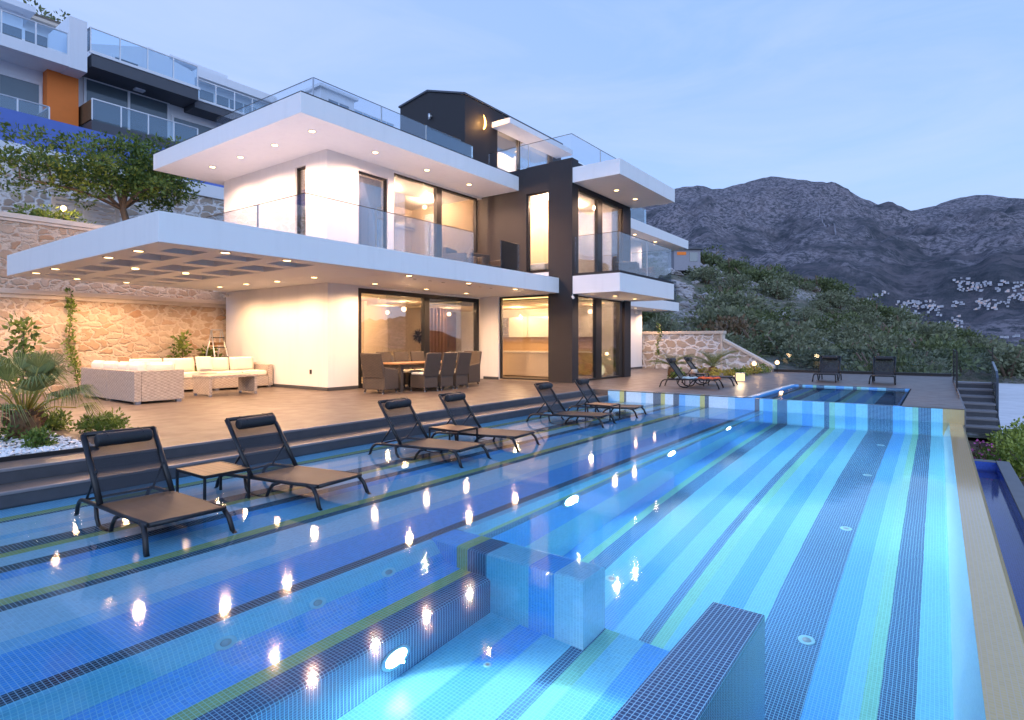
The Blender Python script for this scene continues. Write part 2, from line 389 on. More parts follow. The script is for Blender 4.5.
def sunlamp():
    l = bpy.data.lights.new('dusk_sun', 'SUN'); l.energy = .75; l.angle = math.radians(50); l.color = (.78,.88,1.0)
    o = bpy.data.objects.new('dusk_sun', l); COL.objects.link(o)
    d = Vector((math.cos(YAW+.35), math.sin(YAW+.35), -.55)); o.rotation_euler = d.to_track_quat('-Z', 'Y').to_euler()
sunlamp()
def point(loc, w, c=(1,.66,.34), r=.05, parent=None):
    l = bpy.data.lights.new('lamp', 'POINT'); l.energy = w; l.color = c; l.shadow_soft_size = r
    o = bpy.data.objects.new('lamp', l); COL.objects.link(o); o.location = loc
    if parent: o.parent = parent
    return o
def spot(loc, d, w, ang, c, r=.05, blend=.8):
    l = bpy.data.lights.new('spot', 'SPOT'); l.energy = w; l.color = c; l.shadow_soft_size = r; l.spot_size = math.radians(ang); l.spot_blend = blend
    o = bpy.data.objects.new('spot', l); COL.objects.link(o); o.location = loc; o.rotation_euler = Vector(d).to_track_quat('-Z', 'Y').to_euler(); return o
def area(loc, d, w, sx, sy, c):
    l = bpy.data.lights.new('area', 'AREA'); l.energy = w; l.color = c; l.shape = 'RECTANGLE'; l.size = sx; l.size_y = sy
    o = bpy.data.objects.new('area', l); COL.objects.link(o); o.location = loc; o.rotation_euler = Vector(d).to_track_quat('-Z', 'Y').to_euler(); return o

# ---------------------------------------------------------------- pool basin
TZ = .29; SH = -.07; FD = -2.0; PF = -1.05; ULO = -3.5; UF = 14.41
shelf = [(7.30,'sblue'),(6.95,'syellow'),(6.82,'snavy'),(6.76,'spale'),(6.33,'sblue'),(6.20,'spale'),(6.00,'snavy'),(5.79,'syellow'),(5.68,'spale'),(5.46,'snavy'),(5.31,'sroyal'),(5.15,'sblue'),(4.78,'syellow'),(4.66,'snavy'),(4.56,'spale'),(4.10,'sblue'),(3.94,'sroyal'),(3.49,'snavy'),(3.385,'cyan'),(3.30,None)]
deep = [(3.30,'blue'),(3.10,'green'),(3.0,'navy'),(2.79,'cyan'),(2.48,'blue'),(2.27,'cyan'),(2.04,'navy'),(1.94,'green'),(1.83,'cyan'),(1.64,'blue'),(1.43,'cyan'),(1.22,'navy'),(.77,'blue'),(.56,'cyan'),(.44,'green'),(.34,'navy'),(.13,'cyan'),(-.06,'tan'),(-.40,None)]
def strips(seq): return [(seq[i+1][0], seq[i][0], seq[i][1]) for i in range(len(seq)-1)]
ST = strips(shelf)+strips(deep)
def hstrip(mb, u0, u1, v0, v1, z):
    for a, b, c in ST:
        a2, b2 = max(a, v0), min(b, v1)
        if b2-a2 > 1e-5: mb.quad((u0,a2,z),(u1,a2,z),(u1,b2,z),(u0,b2,z), MI[c])
def wallu(mb, u, v0, v1, z0, z1, face=-1):
    for a, b, c in ST:
        a2, b2 = max(a, v0), min(b, v1)
        if b2-a2 > 1e-5:
            q = [(u,b2,z0),(u,a2,z0),(u,a2,z1),(u,b2,z1)]
            mb.quad(*(q if face < 0 else q[::-1]), MI[c])
def wallv(mb, v, u0, u1, z0, z1, c, face=-1):
    q = [(u0,v,z0),(u1,v,z0),(u1,v,z1),(u0,v,z1)]
    mb.quad(*(q if face < 0 else q[::-1]), MI[c])
p = MB()
UB = 3.48; UE = 3.80
hstrip(p, ULO, UF, 3.385, 7.30, SH)                     # lounger shelf
# near zone: rounded cyan slope, blue slope, ledge, pit
prof = [(3.385,SH),(3.35,-.085),(3.325,-.13),(3.30,-.21),(3.265,-.31),(3.225,-.40),(3.18,-.46),(3.12,-.495),(3.05,-.50)]
pc = ['cyan','cyan','cyan','cyan','blue','blue','blue','blue']
for i in range(len(prof)-1):
    (va,za),(vb,zb) = prof[i], prof[i+1]; p.quad((ULO,vb,zb),(UB,vb,zb),(UB,va,za),(ULO,va,za), MI[pc[i]], True)
for a, b, c in ((2.94,3.05,'yellow'),(2.80,2.94,'navy')): p.quad((ULO,a,-.5),(UB,a,-.5),(UB,b,-.5),(ULO,b,-.5), MI[c])
lp = [(2.80,-.5),(2.775,-.507),(2.757,-.525),(2.75,-.55),(2.75,PF)]
for i in range(4): p.quad((ULO,lp[i+1][0],lp[i+1][1]),(UB,lp[i+1][0],lp[i+1][1]),(UB,lp[i][0],lp[i][1]),(ULO,lp[i][0],lp[i][1]), MI['navy'], True)
hstrip(p, ULO, UE, 1.12, 2.75, PF)                      # pit floor
for a, b, c in ST:                                      # step from the pit down to the main floor
    a2, b2 = max(a, 1.12), min(b, 1.95)
    if b2-a2 > 1e-5: p.quad((UE,a2,FD),(UE,b2,FD),(UE,b2,PF),(UE,a2,PF), MI[c])
# main basin
hstrip(p, UE, UF, -.06, 3.30, FD); hstrip(p, ULO, UE, -.06, 1.12, FD); wallv(p, 1.12, 3.6, UE, FD, PF, 'navy')
for z0, z1, c in ((-.32,SH,'cyan'),(-.40,-.32,'yellow'),(-.56,-.40,'navy'),(-1.2,-.56,'blue'),(FD,-1.2,'cyan')):
    wallv(p, 3.30, UE, UF, z0, z1, c)
p.quad((UE,3.30,SH),(UF,3.30,SH),(UF,3.385,SH),(UE,3.385,SH), MI['cyan'])
wallu(p, UF, -.16, 3.6, FD, TZ-.02)                    # end wall
wallu(p, UF, 3.6, 7.30, SH, TZ-.02); wallu(p, UF-.001, -.40, -.16, -.02, TZ-.02)
p.quad((ULO,-.06,FD),(UF,-.06,FD),(UF,-.075,-1.7),(ULO,-.075,-1.7), MI['cyan']); p.quad((ULO,-.075,-1.7),(UF,-.075,-1.7),(UF,-.16,-.02),(ULO,-.16,-.02), MI['spale'])
p.quad((UF,-.16,-.02),(ULO,-.16,-.02),(ULO,-.16,.006),(UF,-.16,.006), MI['cyan'])
basin = struct(p.build('pool_basin', MOSM))
# overflow rim
r = MB()
pr = [(-.16,.006),(-.36,.004),(-.385,-.012),(-.395,-.05),(-.395,-2.6)]
for i in range(len(pr)-1):
    r.quad((ULO,pr[i+1][0],pr[i+1][1]),(UF+.02,pr[i+1][0],pr[i+1][1]),(UF+.02,pr[i][0],pr[i][1]),(ULO,pr[i][0],pr[i][1]), 0, i > 0)
tag(struct(r.build('overflow_rim', [M['tan']])), None)
# shelf transverse wall and the block standing at the end of the sunken seat
b = MB()
def rounded_wall(mb, u0, u1, v0, v1, z0, z1, colour_at, r=.035, endv0=True):
    cs = [(u0, z0)]+[(u0+r-r*math.cos(a), z1-r+r*math.sin(a)) for a in [math.radians(x) for x in (0,22,45,67,90)]]+[(u1-r+r*math.sin(a), z1-r+r*math.cos(a)) for a in [math.radians(x) for x in (0,22,45,67,90)]]+[(u1, z0)]
    cuts = sorted({v0, v1}|{x for a, b2, c in ST for x in (a, b2) if v0 < x < v1})
    for a, b2 in zip(cuts, cuts[1:]):
        c = colour_at((a+b2)/2)
        for i in range(len(cs)-1):
            (ua,za),(ub,zb) = cs[i], cs[i+1]
            mb.quad((ua,b2,za),(ua,a,za),(ub,a,zb),(ub,b2,zb), MI[c], True)
    for vv, s in ((v0,-1),(v1,1)):
        n = len(mb.v); mb.v += [(u, vv, z) for u, z in cs]; idx = list(range(n, n+len(cs)))
        mb.f.append(tuple(idx if s > 0 else idx[::-1])); mb.m.append(MI[colour_at(vv-s*.01)]); mb.sm.append(False)
def cat(v):
    for a, b2, c in ST:
        if a <= v <= b2: return c
    return 'cyan'
def cblk(v): return 'pale' if v < 2.18 else ('blue' if v < 2.40 else ('cyan' if v < 2.79 else ('navy' if v < 2.98 else ('yellow' if v < 3.09 else 'blue'))))
ST2 = ST; ST = [(1.95,2.18,'pale'),(2.18,2.40,'blue'),(2.40,2.79,'cyan'),(2.79,2.98,'navy'),(2.98,3.09,'yellow'),(3.09,3.379,'blue')]
rounded_wall(b, UB, UE, 1.95, 3.379, FD, -.055, cblk); ST = ST2
o = b.build('pool_block', MOSM); tag(o, 'low striped mosaic divider under the water at the end of the sunken seat', 'pool wall')
b = MB(); rounded_wall(b, -3.4, 3.62, .82, 1.11, FD, .018, lambda v: 'navy')
# rounded nose at the far end
o = b.build('mosaic_partition', [M[k] for k in MOS]); tag(o, 'dark navy mosaic partition rising flush with the water beside the camera', 'pool wall')
# water
w = MB(); nx = 2
w.quad((ULO,-.16,0),(UF,-.16,0),(UF,7.30,0),(ULO,7.30,0))
struct(w.build('pool_water', M['water']))

M['pale_p'] = plain('inlet_plastic', (.45,.72,.80), .3)
def pool_lamp(loc, d, w, label, size=.16):
    t = empty('pool_lamp', loc, 0, label, 'pool light', 'underwater pool lamps')
    R = Vector(d).to_track_quat('Z', 'Y').to_matrix().to_4x4()
    k = MB(); k.lathe([(size*.9,.001),(size*1.2,.002),(size*1.2,.008),(size*.9,.012)], k=24, M=R, caps=False); k.build('ring', M['pale_p'], t)
    k = MB(); k.lathe([(.001,.012),(size*.88,.004),(size*.88,.010),(.001,.014)], k=24, M=R); k.build('lens', M['poollamp'], t)
    dd = Vector(d).normalized(); spot(Vector(loc)+dd*.07, (dd.x-(.5 if loc[1] < 3 else 0),dd.y,dd.z-(.45 if loc[1] < 3 else .25)), w, 168, (.78,.95,1), .008, 1); spot(Vector(loc)+dd*.07, (dd.x+(-.06 if loc[1] < 3 else .3),dd.y*.75,dd.z-.8), w*(34 if loc[1] < 3 else 8), 96, (.85,.97,1), .008, 1); return t
pool_lamp((2.52,2.75,-.80), (0,-1,0), 330, 'large bright pool lamp in the navy wall of the sunken seat', .10)
pool_lamp((5.62,3.30,-.56), (0,-1,0), 165, 'nearest glowing pool lamp under the lounger shelf edge')
pool_lamp((8.62,3.30,-.50), (0,-1,0), 165, 'middle glowing pool lamp under the lounger shelf edge')
pool_lamp((11.6,3.30,-.48), (0,-1,0), 165, 'farthest glowing pool lamp under the lounger shelf edge')

def inlet(loc, R, first=[None], label=None):
    if first[0] is None:
        t = empty('pool_inlet', loc, 0, label, 'pool inlet', 'round pool inlets')
        k = MB(); k.lathe([(.001,.004),(.035,.004),(.056,.010),(.064,.004),(.064,0)], k=20); k.build('flange', M['pale_p'], t)
        k = MB(); k.lathe([(.001,.012),(.016,.013),(.02,.010),(.03,.010),(.034,.006)], k=16); k.build('nozzle', M['steel'], t)
        first[0] = t
    else: t = copy_tree(first[0], loc, label=label)
    t.rotation_euler = R; return t
for i, u in enumerate((5.31,7.82,10.36,12.9)):
    inlet((u,.88,FD), (0,0,0), label='round inlet in the dark navy floor stripe, ' + ('nearest the camera','second from the camera','third from the camera','nearest the spa wall')[i])
inlet((5.33,2.66,FD), (0,0,0), label='round inlet on the pale floor just beyond the submerged block')
IN = inlet((2.98,2.38,PF), (0,0,0), label='round inlet in the blue floor stripe of the sunken seat')
IN.scale = (.42,)*3
for i, u in enumerate((1.72,2.33,2.94)):
    inlet((u,3.283,-.262), (math.radians(66),0,0), label='round jet on the sloping blue bench, ' + ('nearest the camera','middle one of three','nearest the submerged block')[i])

# ---------------------------------------------------------------- terrace, steps
t = MB(); V0 = 7.76
t.box(ULO, UF+.02, V0, 18.58, -.4, TZ); t.box(UF+.02, 27.9, 3.72, 18.58, -.41, TZ)
t.box(19.82, 27.9, -.40, 3.72, -.41, TZ); t.box(UF+.02, 19.82, -.40, .62, -.41, TZ)
terr = struct(t.build('terrace', M['terrace']))
t = MB()
t.box(ULO, UF-.002, 7.295, V0-.002, -.4, .142); struct(t.build('pool_step', M['terrace']))
t = MB()
t.box(ULO, UF-.004, V0-.012, V0-.001, .144, TZ-.026); t.box(ULO, UF-.004, 7.282, 7.294, -.10, .118); struct(t.build('step_risers', M['dstone']))
t = MB()
t.box(ULO, UF-.004, V0-.018, V0+.05, TZ-.025, TZ+.004); t.box(ULO, UF-.004, 7.276, 7.345, .119, .146); struct(t.build('step_nosings', M['nosing'], bevel=.004))
# dark retaining ends at the right side of the terrace
t = MB(); t.box(14.44, 27.9, -.425, -.402, -2.6, TZ-.01); t.box(27.902, 27.93, -.42, 18.5, -3, TZ-.01); struct(t.build('terrace_side', M['curb']))
# spa at the far end
p = MB(); SF = -.65; SU0, SU1, SV0, SV1 = 14.60, 19.72, .66, 3.60
hstrip(p, SU0, SU1, SV0, SV1, SF); wallu(p, SU1, SV0, SV1, SF, TZ-.004); wallu(p, SU0, SV0, SV1, SF, TZ-.03, 1)
wallv(p, SV1, SU0, SU1, SF, TZ-.004, 'blue'); wallv(p, SV0, SU0, SU1, SF, TZ-.004, 'navy', 1)
hstrip(p, UF, SU0, -.40, 3.72, TZ-.02)
hstrip(p, SU1, 19.82, SV0, SV1, TZ+.004)
p.quad((SU0,SV1,TZ-.004),(19.82,SV1,TZ-.004),(19.82,3.72,TZ-.004),(SU0,3.72,TZ-.004), MI['spale'])
struct(p.build('spa_basin', MOSM))
p = MB(); hstrip(p, UF-.002, UF+.10, 3.72, 7.30, TZ+.002); struct(p.build('pool_end_coping', MOSM))
w = MB(); w.quad((SU0,SV0,TZ-.045),(SU1,SV0,TZ-.045),(SU1,SV1,TZ-.045),(SU0,SV1,TZ-.045)); struct(w.build('spa_water', M['water']))
# end face of the spa wall
p = MB(); p.quad((UF,-.40,-2.6),(14.44,-.40,-2.6),(14.44,-.40,TZ-.02),(UF,-.40,TZ-.02), MI['yellow']); struct(p.build('spa_wall_end', MOSM))
# overflow channel
c = MB()
CU = 16.9
c.quad((ULO,-1.03,-1.6),(CU,-1.03,-1.6),(CU,-.396,-1.6),(ULO,-.396,-1.6)); c.quad((ULO,-1.03,-1.6),(ULO,-1.03,-1.1),(CU,-1.03,-1.1),(CU,-1.03,-1.6)); c.quad((CU,-.396,-1.6),(CU,-1.03,-1.6),(CU,-1.03,-1.1),(CU,-.396,-1.1))
struct(c.build('overflow_channel', M['channelblue']))
c = MB(); c.box(ULO, CU+.22, -1.27, -1.032, -2.8, -1.08); c.box(CU+.002, CU+.22, -1.03, -.43, -2.8, -1.085); struct(c.build('channel_curb', M['curb'], bevel=.01))
w = MB(); w.quad((ULO,-1.03,-1.28),(CU,-1.03,-1.28),(CU,-.396,-1.28),(ULO,-.396,-1.28)); struct(w.build('channel_water', M['water2']))

# ---------------------------------------------------------------- sun loungers
def make_lounger():
    r = empty('sun_lounger'); W = .295
    for s in (-1, 1):
        x = s*W
        k = MB(); k.tube([(x,.06,.255),(x,.5,.245),(x,1.0,.235),(x,1.45,.225)]+[(x, 1.45+.16*math.sin(a), .225-.16+.16*math.cos(a)) for a in [math.radians(q) for q in (20,40,60,80)]]+[(x,1.64,.0)], .019, 8); k.build('side_rail', M['blackmetal'], r)
        k = MB(); k.tube([(x,.20,.25),(x+s*.015,.10,.235),(x+s*.03,.04,.17),(x+s*.045,-.03,0)], .021, 8); k.build('front_leg', M['blackmetal'], r)
        k = MB(); k.tube([(x,1.14,.225),(x,1.12,.12),(x,1.06,.045),(x,.96,.017),(x,.86,.022),(x,.80,.06),(x,.76,.14),(x,.70,.20),(x,.60,.235)], .018, 8); k.build('curved_leg', M['blackmetal'], r)
        k = MB(); k.tube([(x*.94,1.18,.52),(x*.94,1.42,.235)], .012, 6); k.build('back_strut', M['blackmetal'], r)
    k = MB(); k.tube([(-W,.055,.255),(W,.055,.255)], .02, 8); k.build('cross_bar', M['blackmetal'], r)
    k = MB(); k.tube([(-W,1.04,.235),(W,1.04,.235)], .016, 8); k.build('cross_bar', M['blackmetal'], r)
    k = MB(); k.tube([(-W*.94,1.42,.232),(W*.94,1.42,.232)], .012, 6); k.build('cross_bar', M['blackmetal'], r)
    k = MB(); n = 8
    for i in range(n):
        for j in range(6):
            def q(a, b):
                xx = -W+2*W*b/6; yy = .06+.98*a/n; return (xx, yy, .268-.012*a/n-.018*math.sin(PI*b/6)*math.sin(PI*min(1,max(.1,a/n))))
            k.quad(q(i,j), q(i,j+1), q(i+1,j+1), q(i+1,j), 0, True)
    k.build('seat_sling', M['seat'], r)
    a = math.radians(54.5); ca, sa = math.cos(a), math.sin(a); y0, z0 = 1.04, .25
    def B(x, l, o=0): return (x, y0+ca*l+sa*o*-1, z0+sa*l+ca*o)
    for s in (-1, 1):
        k = MB(); k.tube([B(s*W,0), B(s*W,.35), B(s*W,.70)], .027, 8, flat=.7); k.build('back_post', M['blackmetal'], r)
    k = MB(); k.tube([B(-W,.70), B(W,.70)], .020, 8); k.build('back_top_bar', M['blackmetal'], r)
    k = MB()
    for i in range(6):
        l0, l1 = .0+.70*i/6, .0+.70*(i+1)/6
        k.quad(B(-W,l0,-.012*math.sin(PI*i/6)), B(W,l0,-.012*math.sin(PI*i/6)), B(W,l1,-.012*math.sin(PI*(i+1)/6)), B(-W,l1,-.012*math.sin(PI*(i+1)/6)), 0, True)
    k.build('back_sling', M['sling'], r)
    k = MB(); N_ = 14
    for i in range(N_+1): pass
    pts = [B(-W*.80+W*1.6*i/10, .60, .055) for i in range(11)]
    k.tube(pts, .062, 12)
    # soften the ends
    pl = k.build('head_pillow', M['pillowblk'], r, bevel=.03, seg=3)
    for s in (-.5, .5):
        k = MB(); k.tube([B(s*W,.60,.118), B(s*W,.66,.09), B(s*W,.71,.025)], .008, 5, flat=.4)
        k.build('strap', M['pillowblk'], pl)
    return r
lng = make_lounger(); G = 'black sun loungers'
LL = [((2.27,4.86,SH),0,'black mesh sun lounger standing nearest the pebble bed and palm'),
 ((3.78,4.88,SH),0,'black mesh sun lounger, right one of the nearest pair with a side table'),
 ((6.00,5.00,SH),0,'left sun lounger of the middle pair standing in the shallow water'),
 ((7.30,5.04,SH),0,'right sun lounger of the middle pair, half behind a low table'),
 ((10.15,5.12,SH),0,'left sun lounger of the farthest pair in the shallow water'),
 ((11.85,5.2,SH),0,'right sun lounger of the farthest shallow water pair, behind its table'),
 ((16.75,4.98,TZ),0,'sun lounger with towels on the terrace before the stone wall, left one'),
 ((18.2,4.98,TZ),0,'sun lounger on the terrace beside the glowing lantern, right one'),
 ((21.4,3.03,TZ),-PI/2,'left of two sun loungers beyond the spa facing the pool'),
 ((21.3,1.42,TZ),-PI/2,'right of two sun loungers beyond the spa facing the pool')]
for i, (loc, rz, lab) in enumerate(LL):
    o = lng if i == 0 else copy_tree(lng, label=lab)
    o.location = loc; o.rotation_euler = (0,0,rz+[-.01,.13,.10,.12,.13,.13,.12,.13,.0,.02][i]); tag(o, lab, 'sun lounger', G)
def make_table():
    r = empty('side_table')
    k = MB(); k.box(-.22,.22,-.28,.28,.345,.365); k.build('table_top', M['slats'], r, bevel=.004)
    k = MB(); 
    for s in (-1,1): k.box(-.235,.235,s*.288-.008,s*.288+.008,.338,.368); k.box(s*.228-.008,s*.228+.008,-.279,.279,.338,.368)
    k.build('edge_frame', M['blackmetal'], r)
    for sx in (-1,1):
        for sy in (-1,1):
            k = MB(); k.box(sx*.225-.011,sx*.225+.011,sy*.285-.011,sy*.285+.011,0,.337); k.build('leg', M['blackmetal'], r)
    return r
tb = make_table()
for i, (loc, lab) in enumerate([((3.04,6.05,SH),'low slatted wood side table between the two nearest loungers'),((6.68,6.0,SH),'low slatted wood side table between the middle pair of loungers'),((11.05,5.72,SH),'low slatted wood side table between the farthest shallow water loungers'),((17.5,5.9,TZ),'low slatted side table with a flower pot between the terrace loungers')]):
    o = tb if i == 0 else copy_tree(tb, label=lab)
    o.location = loc; tag(o, lab, 'side table', 'slatted side tables')
def towel(loc, m, lab):
    k = MB(); n = 8
    for i in range(n):
        for j in range(5):
            def q(a,b):
                return (-.2+.4*b/5, -.28+.56*a/n, .03+.02*math.sin(a*2.1+b)+.012*math.sin(b*3))
            k.quad(q(i,j),q(i,j+1),q(i+1,j+1),q(i+1,j),0,True)
    o = k.build('towel', m, loc=loc); s = o.modifiers.new('s','SOLIDIFY'); s.thickness = .03; tag(o, lab, 'towel')
towel((16.75,5.95,TZ+.25), M['towel_b'], 'pale blue folded towel lying on the left terrace lounger')
towel((16.78,5.3,TZ+.26), M['towel_o'], 'orange folded towel lying near the foot of a terrace lounger')
k = MB(); k.lathe([(.05,0),(.075,.02),(.085,.12),(.07,.12),(.065,.10)], k=16)
o = k.build('flower_pot', M['stonecap'], loc=(17.45,5.95,TZ+.367)); tag(o, 'small clay flower pot on the terrace side table', 'pot')
# lantern
t = empty('lantern', (20.2,5.35,TZ), .3, 'glowing square lantern on the terrace beside the cycad palm', 'lantern')
k = MB(); k.box(-.16,.16,-.16,.16,.03,.36); k.build('glowing_cube', M['warmlamp'], t, bevel=.02)
k = MB(); k.box(-.18,.18,-.18,.18,0,.028); k.box(-.18,.18,-.18,.18,.362,.39); k.build('base_and_lid', M['steel'], t, bevel=.004)
for s in (-1,1):
    for q in (-1,1):
        k = MB(); k.box(s*.172-.008,s*.172+.008,q*.172-.008,q*.172+.008,.029,.361); k.build('corner_post', M['steel'], t)
t.scale = (.8,.8,.72); point((20.2,5.35,TZ+.55), 26, (1,.72,.4), .12)

# ---------------------------------------------------------------- villa
villa = empty('villa', (9.68,13.18,TZ), 0, 'modern white and anthracite villa with lit downlights and flat overhanging roofs behind the pool', 'villa')
VI = Matrix.Translation((-9.68,-13.18,-TZ))
def VP_(name, mb, mats, bevel=0, parent=None):
    """a part of the villa built in world coordinates"""
    o = mb.build(name, mats, None, bevel); o.parent = parent or villa; o.matrix_parent_inverse = Matrix.Identity(4) if parent else Matrix.Translation((-9.68,-13.18,-TZ)); return o
def vbox(name, mat, *boxes, bevel=0):
    k = MB()
    for b in boxes: k.box(*b)
    return VP_(name, k, mat, bevel)
G0, S0, S1, R0, R1 = TZ, 3.19, 3.70, 6.75, 7.22
VF, UH, UW, VW = 13.18, 9.68, 16.18, 9.46
# ground floor walls
vbox('front_wall', M['plaster'], (UH,10.69,VF,VF+.25,G0,S0+.05), (10.692,UW,VF+.01,VF+.24,3.13,S0+.05), bevel=.006)
vbox('side_wall', M['plaster'], (UH+.002,UH+.25,VF+.252,18.45,G0,S0+.05))
vbox('plinth', M['dstone'], (UH-.012,10.68,VF-.012,VF-.001,G0,G0+.09), (UH-.012,UH-.001,VF-.012,18.4,G0,G0+.09), (UW-.012,UW-.001,12.42,13.1,G0,G0+.09))
vbox('wing_side_wall', M['plaster'], (UW,UW+.25,12.42,VF+.25,G0,S0+.05), bevel=.004)
vbox('back_wall', M['warmwall'], (UH+.26,27.3,18.2,18.44,G0,S0+.05), (UH+.26,27.3,18.2,18.44,S1,R0))
# tower and wing
vbox('tower', M['anthracite'], (UW,16.585,VW,10.35,G0,7.50), (UW+.002,UW+.25,10.35,11.24,6.58,7.48), (UW+.004,UW+.26,11.24,VF+1.6,S1+.03,7.46), (UW+.003,UW+.25,10.352,11.236,S1+.02,3.92), (16.586,20.58,VW+.02,VW+.3,6.58,7.44), bevel=.004)
vbox('tower_base', M['plaster'], (UW-.004,UW+.245,10.352,12.416,3.17,3.90))
vbox('wing_pier', M['anthracite'], (20.03,20.58,VW,VW+.45,G0,S0), (19.90,20.58,VW+.002,VW+.45,S1,6.58), bevel=.004)
vbox('wing_end_wall', M['plaster'], (20.33,20.578,VW+.452,18.2,G0,S0), (20.33,20.578,VW+.452,18.2,S1,R0))
# canopy and first floor slab
c = MB()
c.box(4.14,9.3,9.95,10.42,S0-.005,S1-.02); c.box(9.3,UW-.003,9.95,12.95,S0-.004,S1-.02)      # front band
c.box(4.14,4.58,10.42,18.05,S0-.004,S1-.02); c.box(4.58,9.3,17.16,18.05,S0-.003,S1-.02)        # left and back bands
c.box(7.35,9.3,10.42,17.16,S0-.002,S1-.02)
c.box(4.58,7.35,10.42,17.16,S1-.075,S1-.025)                                                       # top plate
VP_('canopy', c, M['fascia'], .006)
c = MB(); c.box(4.6,7.33,10.44,17.14,S1-.10,S1-.078); VP_('canopy_glazing', c, plain('canopy_dark_panel', (.035,.04,.055), .3, var=.1))
for u in (5.37, 6.42): 
    c = MB(); c.box(u-.19,u+.19,10.422,17.158,S0+.004,S1-.102); VP_('canopy_beam', c, M['fascia'])
for v in (11.30,12.55,14.02,15.40,16.55):
    c = MB(); c.box(4.582,7.348,v-.20,v+.20,S0+.008,S1-.104); VP_('canopy_beam', c, M['fascia'])
vbox('floor_slab', M['fascia'], (9.3,UW,12.952,18.5,S0-.001,S1), (UW+.02,20.58,VW+.46,18.19,S0-.002,S1-.01))
vbox('wing_balcony', M['fascia'], (16.2,20.66,7.8,VW-.002,3.14,3.71), (16.588,20.0,VW,VW+.44,3.12,3.70), bevel=.006)
vbox('wing_balcony_curb', M['anthracite'], (16.22,20.64,7.82,VW-.003,3.712,3.79))
vbox('rear_balcony', M['fascia'], (20.59,29.3,10.8,12.3,3.17,3.62), bevel=.006)
vbox('rear_wall', M['plaster'], (20.59,27.3,11.95,12.2,G0,3.17), (20.59,22.8,11.96,12.2,3.62,6.55), (24.2,27.3,11.96,12.2,3.62,6.55), (27.05,27.3,12.2,18.2,G0,6.55))
vbox('rear_plinth', M['dstone'], (20.6,27.31,11.938,11.949,G0,G0+.09))
# roofs
vbox('roof_slab', M['fascia'], (7.76,UW-.003,11.55,19.0,R0,R1), bevel=.006)
vbox('roof_edge_trim', M['darkmetal'], (7.80,UW-.05,11.6,11.66,R1+.002,R1+.05), (7.80,7.86,11.66,18.95,R1+.002,R1+.05))
vbox('wing_roof', M['fascia'], (16.2,20.75,7.8,VW-.002,R0-.05,R1-.04), (16.587,20.75,VW-.001,VW+.018,R0,R1-.04), (20.582,20.8,VW+.02,18.2,R0,R1), (16.6,20.57,VW+.31,18.2,R0-.01,R1-.02), bevel=.006)
vbox('rear_roof', M['fascia'], (20.8,30.7,10.8,18.3,6.55,7.0), bevel=.006)
# upper storey
vbox('upper_front_wall', M['plaster'], (UH-.04,10.70,VF,VF+.25,S1+.001,R0), (10.70,11.80,VF+.002,VF+.25,6.44,R0), (11.80,12.02,VF,VF+.25,S1+.001,R0), (12.02,UW,VF+.012,VF+.24,6.69,R0))
vbox('upper_side_wall', M['plaster'], (UH-.04,UH+.22,VF+.252,14.12,S1+.001,R0), (UH-.038,UH+.22,14.12,14.62,6.5,R0), (UH-.04,UH+.22,14.62,18.5,S1+.001,R0))
# penthouse
k = MB()
def gable(mb, u0, u1, pts):
    n = len(mb.v); K = len(pts)
    for u in (u0, u1): mb.v += [(u, v, z) for v, z in pts]
    mb.f.append(tuple(n+i for i in range(K))); mb.f.append(tuple(n+K+i for i in reversed(range(K)))); mb.m += [0,0]; mb.sm += [False]*2
    for i in range(K):
        j = (i+1) % K; mb.f.append((n+j, n+i, n+K+i, n+K+j)); mb.m.append(0); mb.sm.append(False)
gable(k, 15.27, 15.5, [(VF,R1),(16.4,R1),(16.4,10.42),(14.95,10.66),(VF,10.12)])
k.box(15.5,17.1,VF+.002,VF+.25,R1,10.12); k.box(17.1,21.6,VF+.004,VF+.25,9.62,10.12); k.box(20.9,21.6,VF+.003,VF+.25,R1,9.62)
VP_('penthouse_wall', k, M['anthracite'])
k = MB()
for (v0,z0,v1,z1) in ((VF-.03,10.135,14.95,10.675),(14.95,10.675,16.45,10.43)):
    k.quad((15.22,v0,z0),(21.7,v0,z0),(21.7,v1,z1),(15.22,v1,z1)); k.quad((15.22,v1,z1+.06),(21.7,v1,z1+.06),(21.7,v0,z0+.06),(15.22,v0,z0+.06))
    k.quad((15.22,v0,z0),(15.22,v1,z1),(15.22,v1,z1+.06),(15.22,v0,z0+.06))
k.quad((15.22,VF-.03,10.135),(15.22,VF-.03,10.195),(21.7,VF-.03,10.195),(21.7,VF-.03,10.135))
VP_('penthouse_roof', k, M['greyslab'])
vbox('penthouse_awning', M['fascia'], (16.75,21.2,12.35,VF-.003,9.42,9.62), bevel=.004)
k = MB(); k.box(17.1,20.9,VF+1.8,VF+1.85,R1,9.62); VP_('penthouse_inner_wall', k, M['plaster'])

